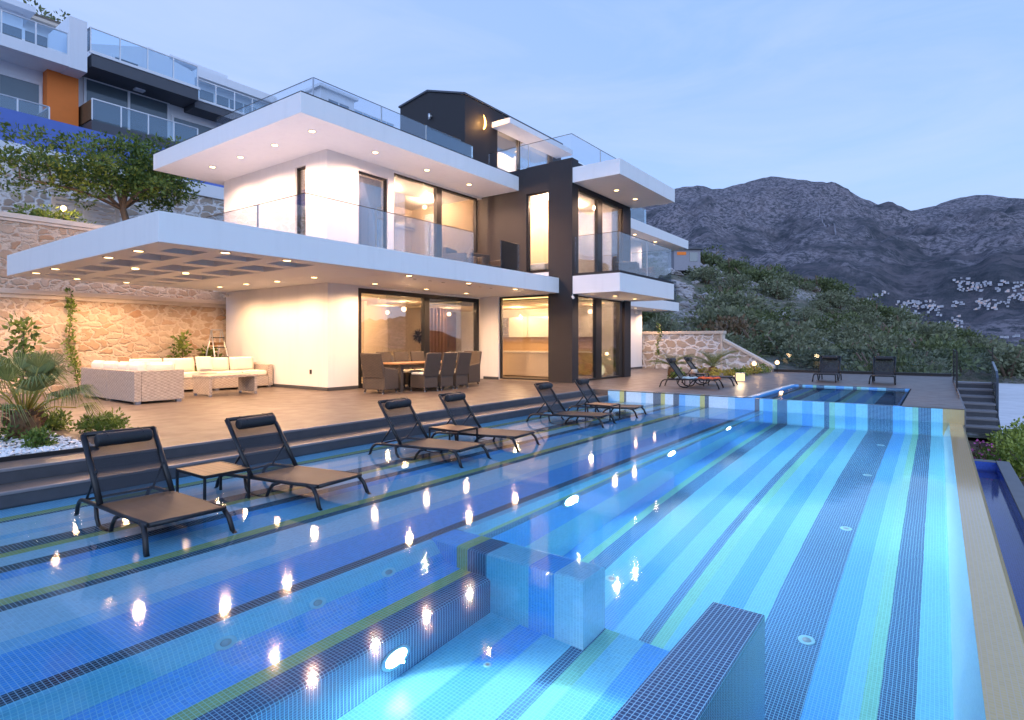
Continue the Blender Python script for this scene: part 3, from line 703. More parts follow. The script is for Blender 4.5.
# windows and doors: plane 'v' = facing the pool, plane 'u' = facing left
def window(name, plane, at, a0, a1, z0, z1, mull=(), fr=.05, dep=.10, m='darkmetal', gm='glass', parent=None):
    k = MB()
    def bx(p0, p1, q0, q1, d0=0, d1=dep):
        if plane == 'v': k.box(p0,p1,at+d0,at+d1,q0,q1)
        else: k.box(at+d0,at+d1,p0,p1,q0,q1)
    bx(a0,a0+fr,z0,z1); bx(a1-fr,a1,z0,z1); bx(a0+fr,a1-fr,z0,z0+fr,.002,dep-.002); bx(a0+fr,a1-fr,z1-fr,z1,.002,dep-.002)
    for x, wd_ in mull: bx(x-wd_/2,x+wd_/2,z0+fr,z1-fr,-.012,dep-.004)
    f = VP_(name, k, M[m])
    xs = [a0+fr]+[x for x, _ in mull]+[a1-fr]; wds = [0]+[w_/2 for _, w_ in mull]+[0]
    for i in range(len(xs)-1):
        k = MB(); p0, p1 = xs[i]+wds[i], xs[i+1]-wds[i+1]; off = .04+.012*(i % 2)
        if plane == 'v': k.box(p0,p1,at+off,at+off+.012,z0+fr,z1-fr)
        else: k.box(at+off,at+off+.012,p0,p1,z0+fr,z1-fr)
        VP_('pane', k, M[gm], parent=f)
    return f
window('sliding_door','v',VF+.03,10.692,16.06,G0,3.128,[(13.44,.22)],.13,.14)
window('wing_side_window','u',UW+.05,10.352,12.40,G0+.03,3.168,[],.045,.10)
window('wing_front_door','v',VW+.05,16.588,20.028,G0+.02,3.118,[(18.08,.40),(19.80,.22)],.05,.12)
window('wing_upper_side_window','u',UW+.05,10.354,11.236,3.925,6.578,[],.045,.10)
window('wing_upper_front_window','v',VW+.05,16.588,19.898,3.80,6.578,[(18.16,.34)],.05,.12)
window('narrow_bedroom_window','v',VF+.06,10.702,11.798,S1+.02,6.438,[],.045,.10)
window('balcony_sliding_door','v',VF+.05,12.022,15.98,S1+.02,6.688,[(14.03,.24)],.06,.12)
window('side_slot_window','u',UH+.02,14.122,14.618,S1+.02,6.498,[],.04,.10)
window('penthouse_window','v',VF+.08,17.102,20.898,R1+.02,9.618,[(18.6,.10)],.05,.1)
window('rear_upper_window','v',12.02,22.80,24.20,3.64,6.0,[],.05,.1)
# roller blind box and curtain inside
vbox('blind_box', M['whitegloss'], (13.6,15.9,VF+.19,VF+.32,2.86,3.11))
vbox('bedroom_curtain', M['curtain'], *[(10.74+.132*i,10.74+.132*i+.128,VF+.26+.02*(i%2),VF+.30+.02*(i%2),S1+.05,6.40) for i in range(8)])

# glass balustrades
def rail(name, segs, z0, z1, m='rail', cap=True, posts=()):
    k = MB()
    for (x0,y0,x1,y1) in segs:
        d = Vector((x1-x0,y1-y0,0)); n = Vector((-d.y,d.x,0)).normalized()*.008
        a, b = Vector((x0,y0,0)), Vector((x1,y1,0))
        k.prism([tuple((a-n).xy),tuple((b-n).xy),tuple((b+n).xy),tuple((a+n).xy)], z0, z1)
    f = VP_(name, k, M[m])
    if cap:
        k = MB()
        for (x0,y0,x1,y1) in segs: k.tube([(x0,y0,z1+.008),(x1,y1,z1+.008)], .009, 6)
        VP_('top_edge', k, M['darkmetal'], parent=f)
    for x, y in posts:
        k = MB(); k.box(x-.015,x+.015,y-.015,y+.015,z0,z1+.004); VP_('glass_joint', k, M['steel'], parent=f)
    return f
rail('canopy_balustrade', [(7.39,10.83,12.89,10.81),(7.39,10.84,7.33,18.0)], S1-.02, 4.75, posts=[(7.35,12.6),(7.34,15.0),(9.3,10.82),(11.1,10.815)])
rail('canopy_balustrade', [(14.25,10.86,15.24,10.87)], S1-.02, 4.72, 'railsea')
rail('wing_balustrade', [(16.27,7.87,20.58,7.87),(16.27,7.88,16.27,9.40),(20.58,7.88,20.58,9.42)], 3.79, 4.97, posts=[(18.4,7.87)])
rail('roof_balustrade', [(8.96,12.8,14.6,12.8),(8.96,12.81,8.9,17.5)], R1, 8.30, posts=[(8.96,12.8),(11.2,12.8),(13.0,12.8)])
rail('roof_balustrade', [(13.0,12.78,15.2,12.78)], R1, 8.25, 'railsea', cap=False)
rail('tower_balustrade', [(UW+.06,VW+.06,UW+.06,12.9),(UW+.06,VW+.05,20.4,VW+.05)], 7.50, 8.28, posts=[(UW+.06,11.2),(18.2,VW+.05)])
rail('rear_balustrade', [(20.9,11.0,25.6,11.0)], 7.0, 7.75, 'railsea', cap=False)
rail('rear_balustrade', [(20.6,10.9,29.2,10.9),(29.2,10.91,29.2,12.0)], 3.62, 4.7)

# downlights with their light
def dl_proto():
    k = MB(); k.lathe([(.073,-.004),(.085,-.012),(.10,-.008),(.102,.0),(.073,.002)], k=20, caps=False)
    o = VP_('downlight', k, M['steel']); o.matrix_parent_inverse = Matrix.Identity(4)
    k = MB(); k.lathe([(.001,-.008),(.07,-.008),(.071,.001),(.001,.002)], k=18)
    e = k.build('lens', M['down'], o); return o
dproto = [None]; LK = 13.0
def down(u, v, z, w, c=(1,.585,.31)):
    if dproto[0] is None: dproto[0] = o = dl_proto()
    else: o = copy_tree(dproto[0], parent=villa)
    o.location = (u-9.68, v-13.18, z-TZ)
    if w:
        spot((u,v,z-.105), (0,0,-1), w*LK, 168, c, .06, .6)
can = [(4.35,16.7),(4.35,15.42),(4.35,12.53),(4.35,11.23),(5.36,17.42),(6.46,17.42),(5.37,14.02),(6.42,14.02),(5.34,10.2),(6.55,10.2),(8.57,16.68),(8.57,15.27),(8.67,13.94),(8.67,12.35),(9.78,10.2),(11.99,10.22),(14.13,10.22),(10.59,12.36),(12.57,12.38),(14.4,12.38)]
for u, v in can: down(u, v, S0-.006, 17 if v > 12 and u > 8 else 14)
for u, v in [(8.65,17.25),(8.65,15.7),(8.65,14.02),(8.62,12.36),(10.6,12.36),(12.6,12.38),(14.57,12.40)]: down(u, v, R0, 24, (1,.58,.38))
for u, v, z in [(17.9,8.75,R0-.05),(19.4,8.75,R0-.05),(17.74,8.72,3.14),(19.37,8.76,3.14),(25.0,11.3,6.55),(27.4,11.3,6.55),(25.1,11.3,3.17),(27.3,11.3,3.17)]: down(u, v, z, 13, (1,.6,.36))
# small ceiling slots along the canopy front
k = MB()
for u in (10.4,10.95,11.45,12.5,13.0,13.5): k.box(u-.045,u+.045,10.62,10.67,S0-.010,S0-.0045)
VP_('ceiling_vent', k, M['darkmetal'])
# wall lamps, socket, cameras
k = MB(); n = 14
for i in range(n):
    a0, a1 = -1.1+2.2*i/n, -1.1+2.2*(i+1)/n
    for (ra, rb) in ((.3,.15),):
        p = lambda a, r, o: (16.05+math.cos(a)*r-o*.1, VF-.07, 9.44+math.sin(a)*r)
        k.quad(p(a0,.30,0), p(a1,.30,0), (16.05+math.cos(a1)*.12+.02,VF-.11,9.44+math.sin(a1)*.28), (16.05+math.cos(a0)*.12+.02,VF-.11,9.44+math.sin(a0)*.28))
VP_('crescent_wall_lamp', k, M['amber']); point((16.3,VF-.22,9.44), 30, (1,.5,.15), .05)
k = MB(); k.box(15.20,15.268,14.72,14.86,9.70,9.76); k.lathe([(.03,0),(.055,.02),(.055,.2),(.03,.22)], (15.18,14.79,9.60), 12); VP_('wall_spotlight', k, M['steel'])
k = MB(); k.box(UH-.014,UH-.001,13.9,13.98,.72,.84); VP_('wall_socket', k, M['darkmetal'])
def seccam(x, y, z, d):
    k = MB(); R = Vector(d).to_track_quat('Z','Y').to_matrix().to_4x4(); k.lathe([(.03,-.09),(.042,-.07),(.042,.08),(.034,.1)], (x,y,z), 12, M=R); k.tube([(x,y,z+.09),(x,y,z+.02)], .015, 6); VP_('security_camera', k, M['whitegloss'])
seccam(16.05, 9.36, 3.02, (-.7,-.6,-.3)); seccam(26.0, 11.7, 3.0, (.2,-1,-.4)); seccam(UH-.12, 18.2, 3.06, (-1,-.3,-.3))

# interior rooms
vbox('interior_floor', M['intfloor'], (9.94,16.16,13.45,18.19,G0-.2,G0+.012), (16.2,20.32,9.6,18.19,G0-.2,G0+.014))
vbox('upper_floor', M['intfloor'], (9.94,16.16,13.45,18.19,S1,S1+.015), (16.45,20.32,9.8,18.19,S1-.005,S1+.012))
vbox('ceiling_lining', M['warmwall'], (10.4,15.7,14.1,17.7,2.99,3.07), (16.7,20.2,10.6,17.7,2.98,3.06))
vbox('cove_strip', M['cove'], (10.3,15.8,13.95,14.02,3.09,3.12), (10.3,15.8,17.78,17.85,3.09,3.12), (16.5,16.56,10.4,17.9,3.09,3.12), (20.22,20.27,10.4,17.9,3.09,3.12))
vbox('partition_wall', M['warmwall'], (12.9,13.02,15.6,18.19,G0+.01,2.98))
vbox('dark_feature_wall', M['timber'], (18.4,20.3,18.05,18.18,G0+.02,2.97))
k = MB()
for i in range(7): k.box(16.75+.2*i,16.83+.2*i,16.5,16.62,G0+.02,2.98)
VP_('slat_screen', k, M['timber'])
vbox('upper_partition', M['warmwall'], (9.94,16.1,16.6,16.7,S1+.02,R0-.01), (12.0,12.1,13.5,16.6,S1+.02,R0-.01), (16.08,16.17,13.44,16.6,S1+.02,R0-.01), (16.45,16.52,11.3,14.2,S1+.02,R0-.01), (18.05,18.2,11.5,18.1,S1+.02,R0-.01), (16.45,20.3,14.2,14.3,S1+.02,R0-.01))
k = MB(); k.box(13.2,13.9,16.56,16.595,S1+.02,5.8); VP_('interior_door', k, M['whitegloss'])
for z, w in ((2.90,0),): pass
def ceil_lamp(u, v, z, w, c=(1,.56,.25)):
    o = copy_tree(dproto[0], parent=villa); o.location = (u-9.68, v-13.18, z-TZ); point((u,v,z-.25), w*6.5, c, .08)
for u, v, w_ in ((11.4,15,26),(14.0,14.8,22),(15.2,17.0,14),(18.4,11.4,14),(19.2,10.4,17),(18.9,13.6,16),(17.6,16,14)): ceil_lamp(u, v, 2.98, w_, (1,.62,.32))
for u, v in ((13.2,14.7),(15.2,15.0),(10.9,15.0),(17.3,11.0),(19.2,11.0),(17.4,13)): ceil_lamp(u, v, R0-.012, 62, (1,.62,.38))
for u in (18.0, 19.9): ceil_lamp(u, 14.3, 9.6, 80, (1,.62,.4))
# wall sconce
k = MB(); k.box(19.55,19.65,17.93,18.04,1.35,1.62); VP_('wall_sconce', k, M['darkmetal'])
spot((19.6,17.9,1.66),(0,.12,1),60,70,(1,.6,.2)); spot((19.6,17.9,1.31),(0,.12,-1),45,70,(1,.6,.2))

# kitchen
M['oak'] = plain('oak_panel', (.48,.33,.19), .4, var=.15, scale=7)
t = empty('kitchen_island', (18.2,12.2,G0+.014), 0, 'kitchen island with pale worktop behind the large wing window', 'kitchen island')
k = MB(); k.box(-.42,.42,-1.5,1.7,.04,.89); k.build('cabinet', M['warmwall'], t, bevel=.005)
k = MB(); k.box(-.48,.48,-1.56,1.76,.892,.94); k.build('worktop', M['whitegloss'], t, bevel=.005)
t = empty('kitchen_units', (19.95,13.2,G0+.014), 0, 'wall of kitchen units with white upper cabinets and glass fronts seen through the wing window', 'kitchen units')
k = MB(); k.box(-.28,.36,-2.6,2.2,.04,.89); k.build('base_cabinet', M['oak'], t)
k = MB(); k.box(-.32,.36,-2.6,2.2,.892,.93); k.build('worktop', M['whitegloss'], t)
k = MB(); k.box(.35,.37,-2.6,2.2,.93,1.5); k.build('splashback', M['oak'], t)
for y0, y1 in ((-2.6,-1.6),(-1.58,-.5),(-.48,.6),(.62,1.6)):
    k = MB(); k.box(.02,.36,y0,y1,1.5,2.35); k.build('wall_cabinet', M['whitegloss'], t, bevel=.004)
k = MB()
for i in range(4):
    for j in range(6): k.box(0,.36,1.63+i*.14,1.63+i*.14+.12,1.5+j*.142,1.5+j*.142+.122)
k.build('glass_front_cabinet', M['curtain'], t)
k = MB(); k.lathe([(.03,0),(.09,.05),(.11,.16),(.06,.28),(.05,.30)], k=16)
o = k.build('fruit_bowl', M['steel'], loc=(18.2,11.3,G0+.956)); tag(o, 'metal bowl on the kitchen island worktop', 'bowl')
t = empty('globe_lamp', (19.3,10.1,G0+.014), 0, 'glowing globe floor lamp behind the right wing door', 'lamp')
k = MB(); k.lathe([(.11,.0),(.11,.03),(.05,.05)], k=20); k.build('lamp_base', M['steel'], t)
k = MB(); k.lathe([(.02,.06)]+[(.21*math.sin(a),.27-.21*math.cos(a)) for a in [math.radians(q) for q in range(15,180,15)]]+[(.005,.48)], k=24); k.build('globe', emis('globe_glow',(1,.82,.5),1.6), t)
point((19.3,10.1,1.1), 8, (1,.7,.4), .1)
t = empty('living_sofa', (13.9,16.0,G0+.013), PI, 'dark grey sofa inside the living room behind the sliding door', 'sofa')
k = MB(); k.box(-1.0,1.0,-.45,.45,.08,.42); k.build('seat', M['curtain'], t, bevel=.04)
k = MB(); k.box(-1.0,1.0,.28,.47,.425,.82); k.build('backrest', M['curtain'], t, bevel=.05)
t = empty('wall_ornament', (17.95,18.15,1.85), 0, 'dark metal leaf ornament on the pale living room wall', 'wall ornament')
k = MB()
for q in range(14):
    a = 2*PI*q/14; k.leaf((0,-.02,0),(math.cos(a),0,math.sin(a)),.36,.12)
k.build('leaves', M['darkmetal'], t)
k = MB(); k.lathe([(.02,-.03),(.07,0),(.02,.03)], k=12); k.build('boss', M['darkmetal'], t)
# air conditioner, bed, balcony chairs upstairs
t = empty('air_conditioner', (15.55,16.5,6.05), 0, 'white wall air conditioner in the upper right room', 'air conditioner')
k = MB(); k.box(-.5,.5,-.12,.1,-.15,.15); k.build('housing', M['whitegloss'], t, bevel=.03)
k = MB(); k.box(-.45,.45,-.126,-.119,-.12,-.04); k.build('louvre', M['curtain'], t)
def bed(loc, lab):
    t = empty('bed', loc, 0, lab, 'bed')
    k = MB(); k.box(-.8,.8,-1,1,.12,.3); k.build('bed_base', M['darkwood'], t)
    k = MB(); k.box(-.78,.78,-.98,.98,.3,.55); k.build('mattress', M['cushion'], t, bevel=.06)
    for s in (-.4,.4):
        k = MB(); k.box(s-.3,s+.3,.55,.9,.55,.7); k.build('bed_pillow', M['cushion'], t, bevel=.05)
bed((17.15,11.6,S1+.013), 'bed with pale linen behind the narrow upper wing window')
def lounge_chair(loc, rz, lab):
    t = empty('lounge_chair', loc, rz, lab, 'lounge chair', 'lounge chairs on the upper balconies')
    k = MB(); k.box(-.38,.38,-.36,.4,.1,.36); k.build('seat', M['wickerdk'], t, bevel=.04)
    k = MB(); k.box(-.40,.40,.30,.46,.3,.8); k.build('backrest', M['wickerdk'], t, bevel=.05)
    for s in (-1,1):
        k = MB(); k.box(s*.42-.07,s*.42+.07,-.36,.40,.1,.58); k.build('arm', M['wickerdk'], t, bevel=.04)
lounge_chair((13.6,11.9,S1), .3, 'left brown lounge chair on the long balcony before the sliding door')
lounge_chair((14.75,11.8,S1), -.2, 'right brown lounge chair on the long balcony before the sliding door')
lounge_chair((18.5,8.7,3.72), .5, 'left lounge chair behind glass on the wing balcony')
lounge_chair((19.6,8.7,3.72), -.3, 'right lounge chair behind glass on the wing balcony')

# ---------------------------------------------------------------- wicker seating
def pillow(mb, cx, cy, cz, w, h, d, rz=0, tilt=0, m=0):
    """soft cushion standing up: w wide, h high, d thick"""
    Mx = Matrix.Translation((cx,cy,cz)) @ Matrix.Rotation(rz,4,'Z') @ Matrix.Rotation(tilt,4,'X'); n = 8
    for s in (-1,1):
        for i in range(n):
            for j in range(n):
                def q(a,b):
                    x = 2*a/n-1; y = 2*b/n-1; e = max(0,(1-abs(x)**4)*(1-abs(y)**4))**.5
                    sx = 1-.05*abs(y)**2; return Mx @ Vector((x*w/2*sx, s*d/2*e, y*h/2*(1-.06*(1-abs(x)**2)*0)))
                f = (q(i,j),q(i+1,j),q(i+1,j+1),q(i,j+1)); mb.quad(*(f if s < 0 else f[::-1]), m, True)
def sofa_section(name, loc, rz, w, lab, arm=0, nback=1):
    """opens towards -y; back along +y"""
    t = empty(name, loc, rz, lab, 'sofa', 'wicker lounge suite on the terrace'); D = 1.0
    k = MB(); k.box(-w/2+(.142 if arm == -3 else 0),w/2-(.142 if arm == 1 else 0),-D/2+.001,D/2-.142,.052,.34); k.build('base', M['wicker'], t, bevel=.012)
    k = MB(); k.box(-w/2,w/2,D/2-.14,D/2,.05,.70); k.build('back', M['wicker'], t, bevel=.012)
    for s in (-1,1):
        if arm == -3 and s == -1:
            k = MB(); k.box(-w/2,-w/2+.14,-D/2,D/2-.142,.05,.70); k.build('end_back', M['wicker'], t, bevel=.012)
            k = MB(); pillow(k, -w/2+.28, -.12, .67, .62, .42, .24, PI/2, -.18); k.build('back_cushion', M['cushion'], t)
        if arm == s or arm == 2: k = MB(); k.box(s*(w/2-.07)-.07,s*(w/2-.07)+.07,-D/2,D/2-.145,.05,.66); k.build('arm', M['wicker'], t, bevel=.012)
    k = MB()
    for sx in (-1,1):
        for sy in (-1,1): k.box(sx*(w/2-.09)-.05,sx*(w/2-.09)+.05,sy*(D/2-.09)-.05,sy*(D/2-.09)+.05,0,.048)
    k.build('feet', M['steel'], t)
    cw = (w-.06-(.14 if arm else 0))/nback; x0 = -w/2+.03+(.14 if arm in (-1,2,-3) else 0)
    for i in range(nback):
        k = MB(); k.box(x0+i*cw+.01,x0+(i+1)*cw-.01,-D/2+.0,D/2-.16,.345,.50); k.build('seat_cushion', M['cushion'], t, bevel=.05, seg=3)
        k = MB(); pillow(k, x0+(i+.5)*cw, D/2-.28, .67, cw-.02, .42, .24, 0, -.18); k.build('back_cushion', M['cushion'], t)
    return t
sofa_section('sofa', (5.66,14.25,TZ), PI/2, 1.44, 'wicker sofa section with pale cushions, its end nearest the pool steps', -3, 2)
sofa_section('sofa', (5.66,15.76,TZ), PI/2, 1.54, 'wicker sofa section in the middle of the left run of the suite', 0, 2)
sofa_section('sofa', (7.05,16.45,TZ), 0, 1.7, 'long wicker sofa section along the stone wall, its left third', 0, 2)
sofa_section('sofa', (8.78,16.2,TZ), 0, 1.7, 'long wicker sofa section along the stone wall ending in an arm', 1, 2)
k = MB(); pillow(k, 0,0,.2,.42,.42,.16, 0, -.3); o = k.build('throw_pillow', M['cushion'], loc=(7.75,15.9,TZ+.52)); tag(o, 'small square pale throw pillow on the back sofa', 'pillow')
t = empty('coffee_table', (7.55,14.4,TZ), 0, 'wicker coffee table with solid end legs before the terrace sofas', 'coffee table')
k = MB(); k.box(-.62,.62,-.42,.42,.44,.50); k.build('table_top', M['wicker'], t, bevel=.01)
for s in (-1,1):
    k = MB(); k.box(s*.57-.035,s*.57+.035,-.40,.40,.05,.438); k.build('leg', M['wicker'], t, bevel=.008)
k = MB()
for s in (-1,1):
    for q in (-1,1): k.box(s*.57-.03,s*.57+.03,q*.36-.03,q*.36+.03,0,.048)
k.build('feet', M['steel'], t)

# dining set
def dining_chair(arm):
    t = empty('dining_armchair' if arm else 'dining_chair'); w = .33 if arm else .26
    k = MB(); k.prism([(-w,-.27),(w,-.27),(w*.94,.26),(-w*.94,.26)], .10, .44); k.build('seat_base', M['wickerdk'], t, bevel=.02)
    k = MB(); k.box(-w*.9,w*.9,-.27,.2,.442,.505); k.build('seat_cushion', M['cushion'], t, bevel=.025)
    Mx = Matrix.Translation((0,.24,.40)) @ Matrix.Rotation(math.radians(-11),4,'X')
    k = MB(); k.box(-w*1.03,w*1.03,-.03,.035,0,.64,0,Mx); k.build('backrest', M['wickerdk'], t, bevel=.022)
    if arm:
        for s in (-1,1):
            k = MB(); n0 = [( -.27,.60),(.27,.68),(.27,.10),(-.27,.10)]
            Mx2 = Matrix(((0,0,1,s*w-.04),(1,0,0,0),(0,1,0,0),(0,0,0,1))); k.prism(n0,0,.08,0,Mx2); k.build('arm', M['wickerdk'], t, bevel=.02)
    for sx in (-1,1):
        for sy in (-1,1):
            k = MB(); k.tube([(sx*w*.86,sy*.23,.12),(sx*w*.90,sy*.26,.03)],.024,6); k.tube([(sx*w*.90,sy*.26,.03),(sx*w*.90,sy*.262,0)],.018,6,1); k.build('leg',[M['wickerdk'],M['steel']],t)
    return t
ch = dining_chair(False); ac = dining_chair(True)
chairs = [(ac,(10.12,11.6,TZ),PI/2+.12,'wicker dining armchair at the left head of the table, back to the sofas'),(ac,(13.45,11.6,TZ),-PI/2,'wicker dining armchair at the right head of the table by the door frame')]
for i, u in enumerate((11.2,11.82,12.44)):
    chairs.append((ch,(u,11.10,TZ),PI,'wicker dining chair on the pool side of the table, '+('left one','middle one','right one')[i]))
for i, u in enumerate((11.2,11.85,12.5)):
    chairs.append((ch,(u,12.35,TZ),0,'wicker dining chair on the house side of the table, '+('left one','middle one','right one')[i]))
seen = set()
for pr_, loc, rz, lab in chairs:
    o = pr_ if id(pr_) not in seen else copy_tree(pr_); seen.add(id(pr_))
    o.location = loc; o.rotation_euler = (0,0,rz+random.uniform(-.04,.04)); tag(o, lab, 'dining chair', 'brown wicker dining chairs')
t = empty('dining_table', (11.8,11.72,TZ), 0, 'long dining table with a wooden top between brown wicker chairs', 'dining table')
k = MB(); k.box(-1.35,1.35,-.48,.48,.715,.755); k.build('table_top', M['slats'], t, bevel=.01)
k = MB(); k.box(-1.25,1.25,-.42,.42,.63,.713); k.build('apron', M['wickerdk'], t)
for sx in (-1,1):
    for sy in (-1,1):
        k = MB(); k.box(sx*1.2-.045,sx*1.2+.045,sy*.36-.045,sy*.36+.045,0,.63); k.build('leg', M['wickerdk'], t)

# ---------------------------------------------------------------- stone walls and upper garden
t = empty('stone_wall', (4,18.6,TZ), 0, 'tall rubble stone retaining wall behind the terrace sofas', 'wall')
def wpart(t, name, mb, mat, bevel=0):
    o = mb.build(name, mat, t, bevel); o.matrix_parent_inverse = Matrix.Translation(-t.location); return o
k = MB(); k.box(-8,15,18.6,19.0,-.3,2.80); wpart(t,'masonry',k,M['stone'])
k = MB(); k.box(-8,15,18.52,19.05,2.802,2.93); k.box(-8,15,18.56,19.0,2.70,2.80); wpart(t,'coping',k,M['stonecap'],.01)
struct_ = MB(); struct_.box(-8,15,19.05,20.3,2.2,2.86); struct(struct_.build('upper_garden_bed', M['soil']))
t = empty('stone_wall', (4,20.2,2.8), 0, 'upper rubble stone wall stepped back under the garden tree', 'wall')
k = MB(); k.box(-8,15,20.2,20.6,2.5,4.94); wpart(t,'masonry',k,M['stone'])
k = MB(); k.box(-8,15,20.12,20.65,4.942,5.08); k.box(-8,15,20.16,20.6,4.86,4.94); wpart(t,'coping',k,M['stonecap'],.01)
k = MB(); k.quad((-12,20.6,4.9),(30,20.6,4.9),(30,26.4,5.5),(-12,26.4,5.5)); struct(k.build('upper_garden', M['soil']))
# neighbour's garden wall with white and blue bands
t = empty('garden_wall', (6,26,5), 0, 'pale stone garden wall with white and blue bands behind the tree', 'wall')
k = MB(); k.box(-10,22,26.02,26.4,5.2,7.98); wpart(t,'masonry',k,M['stone2'])
k = MB(); k.box(-10,22,25.9,26.5,7.982,8.52); wpart(t,'white_band',k,M['white'])
k = MB(); k.box(-10,22,26.1,26.6,8.522,9.7); wpart(t,'blue_band',k,M['bluewall'])
t = empty('louvred_fence', (7.9,23.4,5.2), 0, 'white louvred fence panel below the garden tree', 'fence')
k = MB()
for u in (6.55,7.45,8.4): k.box(u-.06,u+.06,23.4,23.52,5.1,6.3)
k.box(6.5,8.45,23.4,23.52,6.3,6.38); wpart(t,'post_frame',k,M['white'])
k = MB()
for i in range(8): k.box(6.61,8.34,23.43,23.48,5.25+.13*i,5.34+.13*i)
wpart(t,'slat',k,M['white'])

# ---------------------------------------------------------------- vegetation
rv = random.Random(11)
def rdir(r, up=0): 
    while True:
        d = Vector((r.uniform(-1,1),r.uniform(-1,1),r.uniform(-1,1)))
        if .1 < d.length < 1: d.normalize(); d.z += up; return d.normalized()
def clump(mb, c, rad, n, l, w, r=rv, up=.3, m=0, shell=.5):
    c = Vector(c)
    for _ in range(n):
        d = rdir(r); q = r.uniform(shell,1)
        p = c+Vector((d.x*rad[0],d.y*rad[1],d.z*rad[2]))*q
        mb.leaf(p, (d+rdir(r)*.8+Vector((0,0,up))), l*r.uniform(.6,1.3), w*r.uniform(.7,1.2), m, r)
def garden_tree():
    t = empty('garden_tree', (8.36,22.3,4.95), 0, 'spreading dark green tree leaning over the upper stone wall', 'tree')
    b = MB(); f = MB()
    tp = [Vector((0,0,0)),Vector((-.05,0,.6)),Vector((-.18,.05,1.15)),Vector((-.15,0,1.7))]
    b.tube(tp,.13,10,r2=.09)
    ends = []
    for (dx,dy,dz,s) in [(-3.1,-.4,1.5,1),(-2.2,.5,2.3,1),(-1.0,-.4,2.9,1),(.3,.3,3.1,1),(1.4,-.3,2.4,1),(1.4,.4,2.0,1),(1.0,.6,2.9,1),(-1.6,-.2,1.6,1),(.6,-.5,2.0,1)]:
        st = tp[1+rv.randint(1,2)] if dx > -2.5 else tp[2]
        e = Vector((dx,dy,dz)); mid = st.lerp(e,.5)+Vector((rv.uniform(-.2,.2),rv.uniform(-.2,.2),.18))
        b.tube([st,st.lerp(mid,.5)+Vector((0,0,.05)),mid,mid.lerp(e,.6),e],.06,6,r2=.015); ends.append(e); ends.append(mid)
        for _ in range(3):
            q = mid.lerp(e,rv.uniform(.3,1)); e2 = q+Vector((rv.uniform(-.8,.8),rv.uniform(-.6,.6),rv.uniform(-.15,.7))); b.tube([q,q.lerp(e2,.5)+Vector((0,0,.06)),e2],.022,5,r2=.008); ends.append(e2)
    for e in ends:
        for _ in range(5):
            c = e+Vector((rv.gauss(0,.38),rv.gauss(0,.34),rv.gauss(.05,.24))); clump(f,c,(.33,.33,.22),58,.14,.07)
    b.build('trunk', M['bark'], t); f.build('crown', M['leaf'], t)
garden_tree()
def bush(name, loc, rad, n, l, w, m, lab, cat, group=None, stems=5):
    t = empty(name, loc, 0, lab, cat, group); f = MB(); s = MB()
    for i in range(n):
        d = rdir(rv); d.z = abs(d.z); q = rv.uniform(.35,1); c = Vector((d.x*rad[0],d.y*rad[1],d.z*rad[2]+rad[2]*.15))*q
        clump(f,c,(rad[0]*.3,rad[1]*.3,rad[2]*.25),26,l,w,up=.5)
    for i in range(stems):
        d = rdir(rv); d.z = abs(d.z)+.3; s.tube([(0,0,-.05),(d.x*rad[0]*.3,d.y*rad[1]*.3,rad[2]*.4),(d.x*rad[0]*.7,d.y*rad[1]*.7,rad[2]*.8)],.018,5,r2=.006)
    s.build('stem', M['bark'], t); f.build('foliage', m, t); return t
bush('shrub',(2.30,8.75,TZ),(.17,.17,.23),40,.055,.026,M['bush'],'small round green shrub on the white pebbles before the palm','shrub')
bush('shrub',(3.35,9.95,TZ),(.34,.3,.25),50,.065,.03,M['bush'],'low leafy shrub at the edge of the bed behind the first lounger','shrub')
bush('shrub',(1.75,9.6,TZ),(.5,.45,.42),70,.065,.03,M['bush'],'bright green shrub left of the palm trunk','shrub')
bush('shrub',(2.95,10.7,TZ),(.28,.28,.24),40,.065,.03,M['bush'],'green shrub behind the palm fronds','shrub')
def upright(loc, h, lab, lean=0):
    t = empty('young_citrus', loc, 0, lab, 'plant'); f = MB(); s = MB()
    s.tube([(0,0,0),(lean*.5,0,h*.5),(lean,0,h)],.02,6,r2=.008)
    for i in range(26):
        z = h*(.25+.75*i/26); r_ = .34*(1-.6*i/26); c = (lean*z/h+rv.uniform(-r_,r_),rv.uniform(-r_,r_),z); clump(f,c,(.13,.13,.1),14,.15,.07)
    s.build('stem', M['bark'], t); f.build('foliage', M['leaf'], t)
upright((3.6,14.6,TZ),1.75,'young leafy tree rising behind the fan palm against the stone wall')
upright((8.2,18.1,TZ),1.5,'slim potted plant against the stone wall left of the ladder'); upright((9.0,18.15,TZ),1.1,'second slim plant against the stone wall beside the ladder')
def vine(loc, pts, lab, n=70, m='bush'):
    t = empty('climbing_vine', loc, 0, lab, 'vine'); s = MB(); f = MB()
    s.tube(pts,.014,5,r2=.006)
    P = [Vector(p) for p in pts]
    for i in range(n):
        q = rv.random()**.8*(len(P)-1); a = int(min(q,len(P)-1.001)); c = P[a].lerp(P[a+1],q-a)
        if q < .5: continue
        clump(f,c+Vector((rv.gauss(0,.04),-.04,rv.gauss(0,.05))),(.06,.04,.07),6,.10,.06)
    s.build('stem', M['bark'], t); f.build('foliage', M[m], t)
vine((5.75,18.5,TZ),[(0,0,0),(-.1,-.03,.5),(-.25,-.03,1.2),(-.22,-.04,1.9),(-.2,-.03,2.65)],'green vine climbing the rubble stone wall in a narrow column')
vine((27.1,11.2,TZ),[(0,0,0),(.05,-.1,.6),(0,-.1,1.2),(.05,-.25,1.6),(.05,-.1,2.1)],'young vine with bare stems at the left end of the right stone wall',40)
